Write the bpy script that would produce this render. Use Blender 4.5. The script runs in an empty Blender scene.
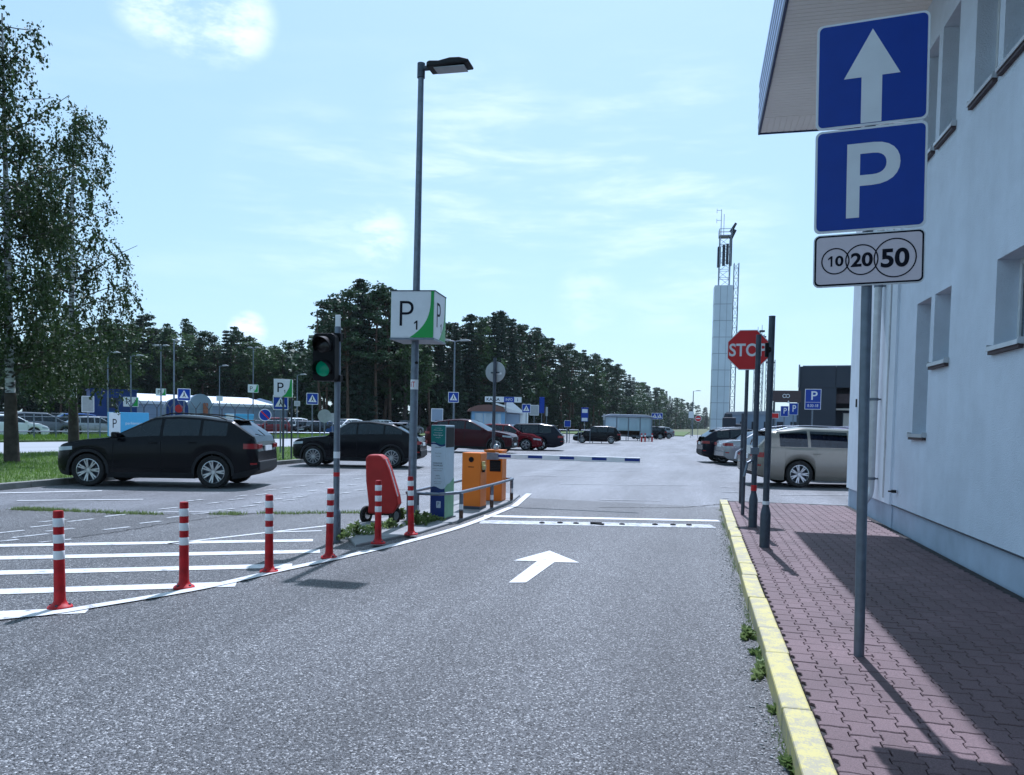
import bpy, math, random
import numpy as np
from mathutils import Vector, Matrix
RAD = math.radians
C = bpy.context.scene.collection
sc = bpy.context.scene
random.seed(7); rng = np.random.default_rng(7)

# ------------------------------------------------------------------ camera
FOCAL_PX, YAW, PITCH, ROLL, SHIFT = 780.0, RAD(13.33), RAD(-2.55), RAD(1.1), 70.7
EYE = np.array([0.0, 0.0, 1.48])
camd = bpy.data.cameras.new('camera'); cam = bpy.data.objects.new('camera', camd); C.objects.link(cam)
Rm = Matrix.Rotation(YAW, 4, 'Z') @ Matrix.Rotation(math.pi/2 + PITCH, 4, 'X') @ Matrix.Rotation(ROLL, 4, 'Z')
cam.matrix_world = Matrix.Translation(EYE) @ Rm
camd.sensor_width = 36; camd.lens = 36*FOCAL_PX/1024; camd.shift_y = SHIFT/1024
camd.clip_start = 0.05; camd.clip_end = 6000
sc.camera = cam
# ------------------------------------------------------------------ light
SUN_EL, SUN_AZ = RAD(57.0), RAD(4.6)          # azimuth measured from +Y towards -X
w = bpy.data.worlds.new('World'); sc.world = w; w.use_nodes = True
nt = w.node_tree; nt.nodes.clear()
def N(t, typ, **k):
    n = t.nodes.new(typ)
    for a, b in k.items():
        if a.startswith('i_'): n.inputs[a[2:].replace('_', ' ')].default_value = b
        else: setattr(n, a, b)
    return n
out = N(nt, 'ShaderNodeOutputWorld'); bg = N(nt, 'ShaderNodeBackground'); bg.inputs[1].default_value = 0.12
sky = N(nt, 'ShaderNodeTexSky', sky_type='NISHITA', sun_disc=False, sun_elevation=SUN_EL, sun_rotation=-SUN_AZ)
sky.air_density = 1.0; sky.dust_density = 1.1; sky.ozone_density = 1.6; sky.altitude = 0
tc = N(nt, 'ShaderNodeTexCoord')
def vdot_mask(px_dir, lo, hi):
    """smooth mask round a direction of the sky"""
    d = N(nt, 'ShaderNodeVectorMath', operation='DOT_PRODUCT'); nt.links.new(tc.outputs['Generated'], d.inputs[0]); d.inputs[1].default_value = px_dir
    m = N(nt, 'ShaderNodeMapRange', interpolation_type='SMOOTHSTEP'); m.inputs[1].default_value = math.cos(RAD(hi)); m.inputs[2].default_value = math.cos(RAD(lo)); nt.links.new(d.outputs['Value'], m.inputs[0]); return m.outputs[0]
def math_(op, a, b):
    m = N(nt, 'ShaderNodeMath', operation=op)
    for i, v in enumerate((a, b)):
        if isinstance(v, (int, float)): m.inputs[i].default_value = v
        else: nt.links.new(v, m.inputs[i])
    return m.outputs[0]
def noise(scale, vec, detail=6, rough=0.6, dist=0.0, stretch=(1, 1, 1)):
    mp = N(nt, 'ShaderNodeMapping'); mp.inputs['Scale'].default_value = stretch; nt.links.new(vec, mp.inputs[0])
    n = N(nt, 'ShaderNodeTexNoise'); n.inputs['Scale'].default_value = scale; n.inputs['Detail'].default_value = detail
    n.inputs['Roughness'].default_value = rough; n.inputs['Distortion'].default_value = dist; nt.links.new(mp.outputs[0], n.inputs['Vector']); return n.outputs[0]
def mrange(v, a, b, c=0.0, d=1.0):
    m = N(nt, 'ShaderNodeMapRange', interpolation_type='SMOOTHSTEP')
    for i, q in enumerate((a, b, c, d)): m.inputs[i+1].default_value = q
    nt.links.new(v, m.inputs[0]); return m.outputs[0]

Rn = np.array(Rm.to_3x3())
def ray(x, y):
    d = Rn @ np.array([(x-512)/FOCAL_PX, -(y-387.5-SHIFT)/FOCAL_PX, -1.0]); return d
def unit(x, y):
    d = ray(x, y); return tuple(d/np.linalg.norm(d))
wisp = mrange(noise(2.6, tc.outputs['Generated'], 8, 0.6, 0.15, (1, 1, 5)), 0.50, 0.85)
wisp2 = mrange(noise(5.0, tc.outputs['Generated'], 8, 0.62, 0.2, (1, 1, 5.5)), 0.42, 0.74)
puff = mrange(noise(16, tc.outputs['Generated'], 9, 0.62, 0.15, (1, 1, 2.2)), 0.34, 0.70)
cl = math_('MULTIPLY', wisp, 0.13)
for (dx, dy, lo, hi, amt, nz) in ((160, 0, 0.0, 3.2, .8, puff), (232, 20, 0.0, 3.0, .85, puff), (198, 10, 0.0, 3.6, .8, puff), (380, 236, 0.1, 2.6, .6, puff), (480, 178, 1, 9, .42, wisp2),
                              (650, 185, 1, 10, .4, wisp2), (320, 205, 1, 8, .3, wisp2), (690, 245, 1, 8, .3, wisp2), (248, 330, .1, 1.5, .9, puff), (590, 300, .3, 3, .3, puff)):
    cl = math_('MAXIMUM', cl, math_('MULTIPLY', math_('MULTIPLY', vdot_mask(unit(dx, dy), lo, hi), nz), amt))
air = N(nt, 'ShaderNodeMix', data_type='RGBA'); air.inputs['Factor'].default_value = .55; air.inputs['B'].default_value = (4.9, 6.9, 6.6, 1)
mix = N(nt, 'ShaderNodeMix', data_type='RGBA'); nt.links.new(cl, mix.inputs['Factor'])
skyt = N(nt, 'ShaderNodeMix', data_type='RGBA', blend_type='MULTIPLY'); skyt.inputs['Factor'].default_value = 1.0
nt.links.new(sky.outputs[0], skyt.inputs['A']); skyt.inputs['B'].default_value = (1.0, 1.0, 1.0, 1)
nt.links.new(skyt.outputs['Result'], air.inputs['A']); nt.links.new(air.outputs['Result'], mix.inputs['A']); mix.inputs['B'].default_value = (9.5, 9.8, 10.0, 1)
nt.links.new(mix.outputs['Result'], bg.inputs[0]); nt.links.new(bg.outputs[0], out.inputs[0])
sl = bpy.data.lights.new('sun', 'SUN'); sun = bpy.data.objects.new('sun', sl); C.objects.link(sun)
sl.energy = 5.0; sl.angle = RAD(0.53); sl.color = (1.0, 0.96, 0.90)
sdir = Vector((-math.sin(SUN_AZ)*math.cos(SUN_EL), math.cos(SUN_AZ)*math.cos(SUN_EL), math.sin(SUN_EL)))
sun.rotation_euler = sdir.to_track_quat('Z', 'Y').to_euler(); sun.location = (0, 0, 60)
sc.view_settings.view_transform = 'Standard'; sc.view_settings.look = 'None'; sc.view_settings.exposure = 0.22
sc.view_settings.use_white_balance = True; sc.view_settings.white_balance_temperature = 5400; sc.view_settings.white_balance_tint = 16
sc.view_settings.gamma = 1.0; sc.view_settings.use_curve_mapping = False
sc.render.engine = 'CYCLES'
sc.cycles.max_bounces = 6; sc.cycles.transparent_max_bounces = 12; sc.cycles.use_denoising = True
sc.cycles.caustics_reflective = False; sc.cycles.caustics_refractive = False

# ------------------------------------------------------------------ place finding: real ground / wall points of the site survey
def G(x, y, z=0.0):
    d = ray(x, y); p = EYE + d*((z-EYE[2])/d[2]); return Vector(p)
def B(x, dist, z=0.0):
    """ground point on the bearing of image column x, dist metres away"""
    d = ray(x, 424); h = d[:2]/np.linalg.norm(d[:2]); return Vector((h[0]*dist, h[1]*dist, z))
def ZAT(p, x, y):
    d = ray(x, y); return EYE[2] + d[2]*math.hypot(p[0], p[1])/math.hypot(d[0], d[1])

# ------------------------------------------------------------------ materials
def srgb(h):
    f = lambda c: c/12.92 if c <= 0.04045 else ((c+0.055)/1.055)**2.4
    return tuple(f(int(h[i:i+2], 16)/255) for i in (0, 2, 4)) + (1,)
MATS = {}
def mat(name, col, rough=0.6, metal=0.0, var=0.12, nscale=8.0, bump=0.0, bscale=60.0, spec=0.28, coat=0.0, emit=None, alpha=None):
    if name in MATS: return MATS[name]
    m = bpy.data.materials.new(name); m.use_nodes = True; t = m.node_tree; p = t.nodes['Principled BSDF']
    if isinstance(col, str): col = srgb(col)
    if len(col) == 3: col = tuple(col) + (1,)
    tcn = N(t, 'ShaderNodeTexCoord'); nz = N(t, 'ShaderNodeTexNoise'); nz.inputs['Scale'].default_value = nscale; nz.inputs['Detail'].default_value = 5
    t.links.new(tcn.outputs['Object'], nz.inputs['Vector'])
    mr = N(t, 'ShaderNodeMapRange'); mr.inputs[1].default_value = 0.3; mr.inputs[2].default_value = 0.7; mr.inputs[3].default_value = 1-var; mr.inputs[4].default_value = 1+var*0.6
    t.links.new(nz.outputs[0], mr.inputs[0])
    mx = N(t, 'ShaderNodeMix', data_type='RGBA', blend_type='MULTIPLY'); mx.inputs['Factor'].default_value = 1; mx.inputs['A'].default_value = col
    t.links.new(mr.outputs[0], mx.inputs['B']); t.links.new(mx.outputs['Result'], p.inputs['Base Color'])
    p.inputs['Roughness'].default_value = rough; p.inputs['Metallic'].default_value = metal; p.inputs['Specular IOR Level'].default_value = spec
    if coat: p.inputs['Coat Weight'].default_value = coat; p.inputs['Coat Roughness'].default_value = 0.04
    if bump:
        bn = N(t, 'ShaderNodeTexNoise'); bn.inputs['Scale'].default_value = bscale; bn.inputs['Detail'].default_value = 4
        t.links.new(tcn.outputs['Object'], bn.inputs['Vector']); b = N(t, 'ShaderNodeBump'); b.inputs['Strength'].default_value = bump; b.inputs['Distance'].default_value = 0.01
        t.links.new(bn.outputs[0], b.inputs['Height']); t.links.new(b.outputs[0], p.inputs['Normal'])
    if emit: p.inputs['Emission Color'].default_value = emit[0] + (1,); p.inputs['Emission Strength'].default_value = emit[1]
    MATS[name] = m; return m
def sky_sheen_glass(name, col, amount):  # clear glass with a pale diffuse share painted in for the sky's reflection
    m = glass_mat(name, (.75, .88, .93), .10); t = m.node_tree; o = next(n for n in t.nodes if n.type == 'OUTPUT_MATERIAL'); src_ = o.inputs[0].links[0].from_socket
    d = N(t, 'ShaderNodeBsdfDiffuse'); d.inputs[0].default_value = tuple(col) + (1,); x = N(t, 'ShaderNodeMixShader'); x.inputs[0].default_value = amount
    t.links.new(src_, x.inputs[1]); t.links.new(d.outputs[0], x.inputs[2]); t.links.new(x.outputs[0], o.inputs[0]); return m
def glass_mat(name, tint, mixf=0.45, rough=0.03):
    m = bpy.data.materials.new(name); m.use_nodes = True; t = m.node_tree; t.nodes.clear(); o = N(t, 'ShaderNodeOutputMaterial')
    tr = N(t, 'ShaderNodeBsdfTransparent'); tr.inputs[0].default_value = tuple(tint) + (1,)
    gl = N(t, 'ShaderNodeBsdfGlossy'); gl.inputs['Roughness'].default_value = rough; gl.inputs[0].default_value = (.55, .62, .70, 1)
    fr = N(t, 'ShaderNodeFresnel'); fr.inputs[0].default_value = 1.6
    ad = N(t, 'ShaderNodeMath', operation='MULTIPLY_ADD'); ad.inputs[1].default_value = 1.0; ad.inputs[2].default_value = mixf
    t.links.new(fr.outputs[0], ad.inputs[0]); mx = N(t, 'ShaderNodeMixShader'); t.links.new(ad.outputs[0], mx.inputs[0]); t.links.new(tr.outputs[0], mx.inputs[1]); t.links.new(gl.outputs[0], mx.inputs[2]); t.links.new(mx.outputs[0], o.inputs[0])
    MATS[name] = m; return m

def asphalt(name, base, light, dark, wear=0.25, bumpk=0.5):
    m = bpy.data.materials.new(name); m.use_nodes = True; t = m.node_tree; p = t.nodes['Principled BSDF']
    g = N(t, 'ShaderNodeNewGeometry'); v = g.outputs['Position']
    def nz(s, d=3, r=.6, st=None):
        n = N(t, 'ShaderNodeTexNoise'); n.inputs['Scale'].default_value = s; n.inputs['Detail'].default_value = d; n.inputs['Roughness'].default_value = r
        if st:
            mp = N(t, 'ShaderNodeMapping'); mp.inputs['Scale'].default_value = st; t.links.new(v, mp.inputs[0]); t.links.new(mp.outputs[0], n.inputs['Vector'])
        else: t.links.new(v, n.inputs['Vector'])
        return n.outputs[0]
    def vor(s):
        n = N(t, 'ShaderNodeTexVoronoi'); n.inputs['Scale'].default_value = s; t.links.new(v, n.inputs['Vector']); return n
    def ramp(i, pts):
        r = N(t, 'ShaderNodeValToRGB'); e = r.color_ramp.elements
        while len(e) < len(pts): e.new(.5)
        for k, (q, c) in enumerate(pts): e[k].position = q; e[k].color = c if len(c) == 4 else tuple(c) + (1,)
        t.links.new(i, r.inputs[0]); return r.outputs[0]
    def mx(a, b, f, mode='MIX'):
        n = N(t, 'ShaderNodeMix', data_type='RGBA', blend_type=mode)
        for s, q in (('A', a), ('B', b)):
            if isinstance(q, tuple): n.inputs[s].default_value = q + (1,) if len(q) == 3 else q
            else: t.links.new(q, n.inputs[s])
        if isinstance(f, float): n.inputs['Factor'].default_value = f
        else: t.links.new(f, n.inputs['Factor'])
        return n.outputs['Result']
    v1 = vor(120); v2 = vor(260)
    sep = N(t, 'ShaderNodeSeparateColor'); t.links.new(v1.outputs['Color'], sep.inputs[0])
    col = ramp(sep.outputs[0], [(0, dark), (.16, tuple(.25*b for b in base)), (.34, tuple(.8*b for b in base)), (.55, tuple(1.05*b for b in base)), (.85, tuple(1.6*b for b in base)), (1, light)])
    sep2 = N(t, 'ShaderNodeSeparateColor'); t.links.new(v2.outputs['Color'], sep2.inputs[0])
    col = mx(col, ramp(sep2.outputs[1], [(0, (.5, .5, .5)), (.5, (1, 1, 1)), (1, (1.35, 1.35, 1.35))]), .7, 'MULTIPLY')
    edge = ramp(v1.outputs['Distance'], [(0, (1, 1, 1)), (.55, (.95, .95, .95)), (.9, (.45, .45, .45))]); col = mx(col, edge, .5, 'MULTIPLY')
    big = ramp(nz(.22, 5, .55), [(.30, (1-wear,)*3), (.70, (1+wear,)*3)]); col = mx(col, big, 1.0, 'MULTIPLY')
    trk = ramp(nz(.9, 4, .6, (1, .10, 1)), [(.35, (.66,)*3), (.65, (1.30,)*3)]); col = mx(col, trk, .8, 'MULTIPLY')
    spots = ramp(nz(2.4, 4, .7), [(.66, (1, 1, 1)), (.78, (.75, .74, .72))]); col = mx(col, spots, .7, 'MULTIPLY')
    t.links.new(col, p.inputs['Base Color']); p.inputs['Roughness'].default_value = .58; p.inputs['Specular IOR Level'].default_value = .30
    b = N(t, 'ShaderNodeBump'); b.inputs['Strength'].default_value = bumpk; b.inputs['Distance'].default_value = .004
    t.links.new(v1.outputs['Distance'], b.inputs['Height']); b.invert = True; t.links.new(b.outputs[0], p.inputs['Normal'])
    MATS[name] = m; return m
def paint(name, col, wornto, cover=.5, rough=.55, scale=9):
    """worn road paint: the asphalt shows through in flecks"""
    m = bpy.data.materials.new(name); m.use_nodes = True; t = m.node_tree; p = t.nodes['Principled BSDF']
    g = N(t, 'ShaderNodeNewGeometry')
    a = N(t, 'ShaderNodeTexNoise'); a.inputs['Scale'].default_value = scale; a.inputs['Detail'].default_value = 8; a.inputs['Roughness'].default_value = .75; t.links.new(g.outputs['Position'], a.inputs['Vector'])
    v = N(t, 'ShaderNodeTexVoronoi'); v.inputs['Scale'].default_value = 110; t.links.new(g.outputs['Position'], v.inputs['Vector'])
    s = N(t, 'ShaderNodeMath', operation='MULTIPLY_ADD'); s.inputs[1].default_value = .16; t.links.new(v.outputs['Distance'], s.inputs[0]); t.links.new(a.outputs[0], s.inputs[2])
    r = N(t, 'ShaderNodeMapRange'); r.inputs[1].default_value = cover; r.inputs[2].default_value = cover+.10; t.links.new(s.outputs[0], r.inputs[0])
    x = N(t, 'ShaderNodeMix', data_type='RGBA'); x.inputs['A'].default_value = col + (1,); x.inputs['B'].default_value = wornto + (1,); t.links.new(r.outputs[0], x.inputs['Factor'])
    t.links.new(x.outputs['Result'], p.inputs['Base Color']); p.inputs['Roughness'].default_value = rough
    MATS[name] = m; return m
def leafmat(name, col, col2, trans=.35):
    m = bpy.data.materials.new(name); m.use_nodes = True; t = m.node_tree; t.nodes.clear(); o = N(t, 'ShaderNodeOutputMaterial')
    g = N(t, 'ShaderNodeNewGeometry'); oi = N(t, 'ShaderNodeObjectInfo')
    ad = N(t, 'ShaderNodeMath', operation='ADD'); t.links.new(g.outputs['Random Per Island'], ad.inputs[0]); t.links.new(oi.outputs['Random'], ad.inputs[1])
    hv = N(t, 'ShaderNodeMath', operation='MULTIPLY'); hv.inputs[1].default_value = .5; t.links.new(ad.outputs[0], hv.inputs[0])
    x = N(t, 'ShaderNodeMix', data_type='RGBA'); x.inputs['A'].default_value = tuple(col) + (1,); x.inputs['B'].default_value = tuple(col2) + (1,); t.links.new(hv.outputs[0], x.inputs['Factor'])
    p = N(t, 'ShaderNodeBsdfPrincipled'); p.inputs['Roughness'].default_value = .55; p.inputs['Specular IOR Level'].default_value = .3; t.links.new(x.outputs['Result'], p.inputs['Base Color'])
    tr = N(t, 'ShaderNodeBsdfTranslucent'); t.links.new(x.outputs['Result'], tr.inputs[0])
    mxs = N(t, 'ShaderNodeMixShader'); mxs.inputs[0].default_value = trans; t.links.new(p.outputs[0], mxs.inputs[1]); t.links.new(tr.outputs[0], mxs.inputs[2]); t.links.new(mxs.outputs[0], o.inputs[0])
    MATS[name] = m; return m

asphalt('asphalt_lane', (.080, .081, .085), (.40, .40, .40), (.003, .003, .004), .18, 1.0)
asphalt('asphalt_lot', (.140, .143, .155), (.34, .34, .35), (.045, .047, .052), .12, .5)
paint('paint_white', (.58, .585, .59), (.20, .205, .215), .635)
paint('paint_worn', (.46, .47, .48), (.16, .17, .185), .56)
paint('paint_faint', (.34, .35, .36), (.16, .165, .18), .52)
paint('paint_yellow', (.48, .42, .15), (.33, .30, .20), .54, .7, 7)
mat('road_far', (.30, .31, .33), .8, var=.1, nscale=.6)
mat('concrete', (.26, .265, .27), .85, var=.22, nscale=3, bump=.3, bscale=40)
mat('kerb_grey', (.22, .22, .21), .85, var=.25, nscale=5, bump=.3)
mat('grass_soil', (.085, .13, .035), .9, var=.45, nscale=1.6)
mat('earth', (.11, .12, .06), .95, var=.3, nscale=.3)
mat('grout', (.045, .042, .043), .95, var=.3)
mat('galv', (.16, .185, .225), .45, .65, var=.18, nscale=14)
mat('galv_dark', (.07, .082, .105), .5, .5, var=.2, nscale=14)
mat('white_paint', (.74, .76, .78), .45, var=.05)
mat('sign_white', (.68, .70, .74), .4, var=.05)
mat('sign_blue', (.008, .040, .30), .35, var=.06)
mat('sign_red', (.48, .018, .022), .35, var=.06)
mat('plate_pale', (.62, .55, .60), .4, var=.05)
mat('sign_back', (.34, .36, .38), .5, .4, var=.1)
mat('black', (.006, .006, .008), .6, var=.2, spec=.15)
mat('black_ink', (.008, .009, .018), .6, var=.1, spec=.1)
mat('rubber', (.018, .018, .019), .85, var=.25, nscale=20)
mat('plastic_dark', (.013, .014, .017), .6, var=.15, spec=.25)
mat('alloy', (.50, .52, .54), .28, .85, var=.06)
mat('bollard_red', (.42, .010, .014), .5, var=.38, nscale=9)
mat('bollard_white', (.78, .78, .80), .4, var=.08)
mat('orange', (.66, .17, .012), .42, var=.08, nscale=3)
mat('barrier_blue', (.012, .035, .22), .4)
mat('green', (.03, .30, .06), .4, var=.05)
mat('teal', (.015, .16, .15), .45, var=.1)
mat('navy', (.012, .035, .12), .5, var=.12)
mat('panel_pale', (.46, .56, .64), .45, var=.05)
mat('pale_green', (.20, .40, .26), .5)
mat('cart_red', (.34, .02, .018), .55, var=.22, nscale=4, bump=.4, bscale=9)
mat('lens_dark', (.02, .018, .02), .15)
mat('lens_green', (.01, .16, .09), .2, emit=((.02, .60, .30), .07))
mat('lens_white', (.85, .85, .85), .2)
mat('light_red', (.22, .006, .008), .2, coat=.5)
mat('light_clear', (.30, .33, .36), .12, .3, coat=.6)
mat('plate', (.75, .76, .78), .4)
mat('wall_plaster', (.68, .74, .84), .92, var=.07, nscale=1.4, bump=.8, bscale=70)
mat('wall_plaster_far', (.72, .77, .85), .92, var=.06, nscale=1.4, bump=.3, bscale=55)  # paler copy of the plaster; brighter light at the far end put into colour
mat('plinth', (.44, .51, .62), .8, var=.12, nscale=2.5, bump=.2, bscale=40)
mat('sill_metal', (.52, .54, .57), .4, .4, var=.1)
mat('soffit', (.86, .80, .74), .6, var=.06, nscale=1.0)
mat('fascia_blue', (.30, .38, .62), .35, .25, var=.1)
mat('fascia_dark', (.02, .035, .10), .4, .2)
mat('pipe', (.55, .56, .58), .4, .35, var=.12)
mat('window_frame', (.70, .72, .74), .4)
mat('window_glass', (.06, .08, .10), .06, coat=.3)
mat('charcoal', (.038, .045, .062), .6, var=.08, nscale=.7)
mat('charcoal2', (.025, .030, .045), .5, var=.08)
mat('brown_sign', (.07, .05, .055), .6)
mat('tower_wrap', (.56, .62, .70), .5, .1, var=.10, nscale=.35)
mat('steel_far', (.30, .33, .40), .6, .3)
mat('tent_side', (.24, .30, .40), .8, var=.12, nscale=.4)
mat('tent_roof', (.60, .64, .70), .8, var=.08, nscale=.4)
mat('deep_blue', (.012, .035, .17), .5, var=.1)
mat('cyan_board', (.10, .36, .62), .5, var=.06)
mat('kiosk_wall', (.20, .36, .56), .6, var=.08)
mat('kiosk_roof', (.16, .085, .075), .6, var=.1)
mat('brick_red', (.30, .11, .07), .8, var=.25, nscale=4)
mat('bark_pine', (.085, .055, .04), .9, var=.35, nscale=4)
mat('bark_dark', (.055, .045, .038), .95, var=.4, nscale=6, bump=.7, bscale=30)
glass_mat('car_glass', (.07, .10, .12), .015)
sky_sheen_glass('shelter_glass', (.60, .76, .86), .42)
leafmat('leaf_birch', (.020, .040, .012), (.060, .095, .030), .22)
leafmat('leaf_pine', (.013, .034, .016), (.046, .085, .036), .18)
leafmat('leaf_spruce', (.011, .027, .018), (.036, .062, .038), .14)
leafmat('leaf_decid', (.026, .060, .018), (.075, .125, .045), .32)
leafmat('grass_blade', (.055, .12, .014), (.17, .27, .05), .4)
leafmat('weed_leaf', (.09, .15, .04), (.24, .30, .12), .4)
def birch_bark():
    m = mat('bark_birch', (.55, .55, .55), .8, var=.1); t = m.node_tree; p = t.nodes['Principled BSDF']
    g = N(t, 'ShaderNodeNewGeometry'); mp = N(t, 'ShaderNodeMapping'); mp.inputs['Scale'].default_value = (2.5, 2.5, 9); t.links.new(g.outputs['Position'], mp.inputs[0])
    n = N(t, 'ShaderNodeTexNoise'); n.inputs['Scale'].default_value = 1.6; n.inputs['Detail'].default_value = 6; t.links.new(mp.outputs[0], n.inputs['Vector'])
    r = N(t, 'ShaderNodeValToRGB'); r.color_ramp.elements[0].position = .40; r.color_ramp.elements[0].color = (.05, .045, .045, 1); r.color_ramp.elements[1].position = .56; r.color_ramp.elements[1].color = (.52, .53, .55, 1)
    t.links.new(n.outputs[0], r.inputs[0]); t.links.new(r.outputs[0], p.inputs['Base Color'])
birch_bark()
def stucco(name):
    m = MATS[name]; t = m.node_tree; p = t.nodes['Principled BSDF']; src_ = p.inputs['Base Color'].links[0].from_socket; g = N(t, 'ShaderNodeNewGeometry')
    for sc_, sx, lo, hi, a, b in ((1.0, (1.1, 1.1, .25), .35, .72, 1.02, .92), (1.0, (5, 5, .25), .45, .85, 1.0, .965), (5.0, (1, 1, 1), .3, .7, .97, 1.03)):
        mp = N(t, 'ShaderNodeMapping'); mp.inputs['Scale'].default_value = sx; t.links.new(g.outputs['Position'], mp.inputs[0]); n = N(t, 'ShaderNodeTexNoise'); n.inputs['Scale'].default_value = sc_; n.inputs['Detail'].default_value = 6; t.links.new(mp.outputs[0], n.inputs['Vector'])
        r = N(t, 'ShaderNodeMapRange'); 
        for i, q in enumerate((lo, hi, a, b)): r.inputs[i+1].default_value = q
        t.links.new(n.outputs[0], r.inputs[0]); x = N(t, 'ShaderNodeMix', data_type='RGBA', blend_type='MULTIPLY'); x.inputs['Factor'].default_value = 1; t.links.new(src_, x.inputs['A']); t.links.new(r.outputs[0], x.inputs['B']); src_ = x.outputs['Result']
    t.links.new(src_, p.inputs['Base Color'])
for _n in ('wall_plaster', 'wall_plaster_far', 'plinth'): stucco(_n)
def paver_mat():
    m = bpy.data.materials.new('paver'); m.use_nodes = True; t = m.node_tree; p = t.nodes['Principled BSDF']
    g = N(t, 'ShaderNodeNewGeometry'); r = N(t, 'ShaderNodeValToRGB'); e = r.color_ramp.elements
    e[0].color = (.110, .068, .072, 1); e[1].color = (.136, .086, .092, 1); e.new(.5).color = (.122, .076, .081, 1); t.links.new(g.outputs['Random Per Island'], r.inputs[0])
    n = N(t, 'ShaderNodeTexNoise'); n.inputs['Scale'].default_value = 150; n.inputs['Detail'].default_value = 3; t.links.new(g.outputs['Position'], n.inputs['Vector'])
    n2 = N(t, 'ShaderNodeTexNoise'); n2.inputs['Scale'].default_value = 1.1; n2.inputs['Detail'].default_value = 5; t.links.new(g.outputs['Position'], n2.inputs['Vector'])
    def mul(a, nn, lo, hi, c, d):
        mr = N(t, 'ShaderNodeMapRange'); 
        for i, q in enumerate((lo, hi, c, d)): mr.inputs[i+1].default_value = q
        t.links.new(nn.outputs[0], mr.inputs[0]); x = N(t, 'ShaderNodeMix', data_type='RGBA', blend_type='MULTIPLY'); x.inputs['Factor'].default_value = 1
        t.links.new(a, x.inputs['A']); t.links.new(mr.outputs[0], x.inputs['B']); return x.outputs['Result']
    c = mul(mul(r.outputs[0], n, .35, .65, .72, 1.30), n2, .35, .68, .85, 1.16); t.links.new(c, p.inputs['Base Color'])
    p.inputs['Roughness'].default_value = .78; b = N(t, 'ShaderNodeBump'); b.inputs['Strength'].default_value = .35; b.inputs['Distance'].default_value = .003; t.links.new(n.outputs[0], b.inputs['Height']); t.links.new(b.outputs[0], p.inputs['Normal'])
    MATS['paver'] = m
paver_mat()
def car_paint(name, col, rough=.22, metal=.0, coat=.08): return mat(name, col, rough, metal, var=.03, coat=coat, spec=.14)
car_paint('car_black', (.003, .0035, .006)); car_paint('car_navy', (.005, .007, .016)); car_paint('car_wine', (.040, .004, .008))
car_paint('car_red', (.11, .006, .012)); car_paint('car_silver', (.27, .28, .30), .26, .6, .5); car_paint('car_beige', (.19, .18, .155), .26, .6, .5)
car_paint('car_white', (.70, .72, .74), .3); car_paint('car_grey', (.12, .13, .15), .3, .4); car_paint('car_blue', (.03, .07, .22)); car_paint('car_purple', (.10, .07, .14))

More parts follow.
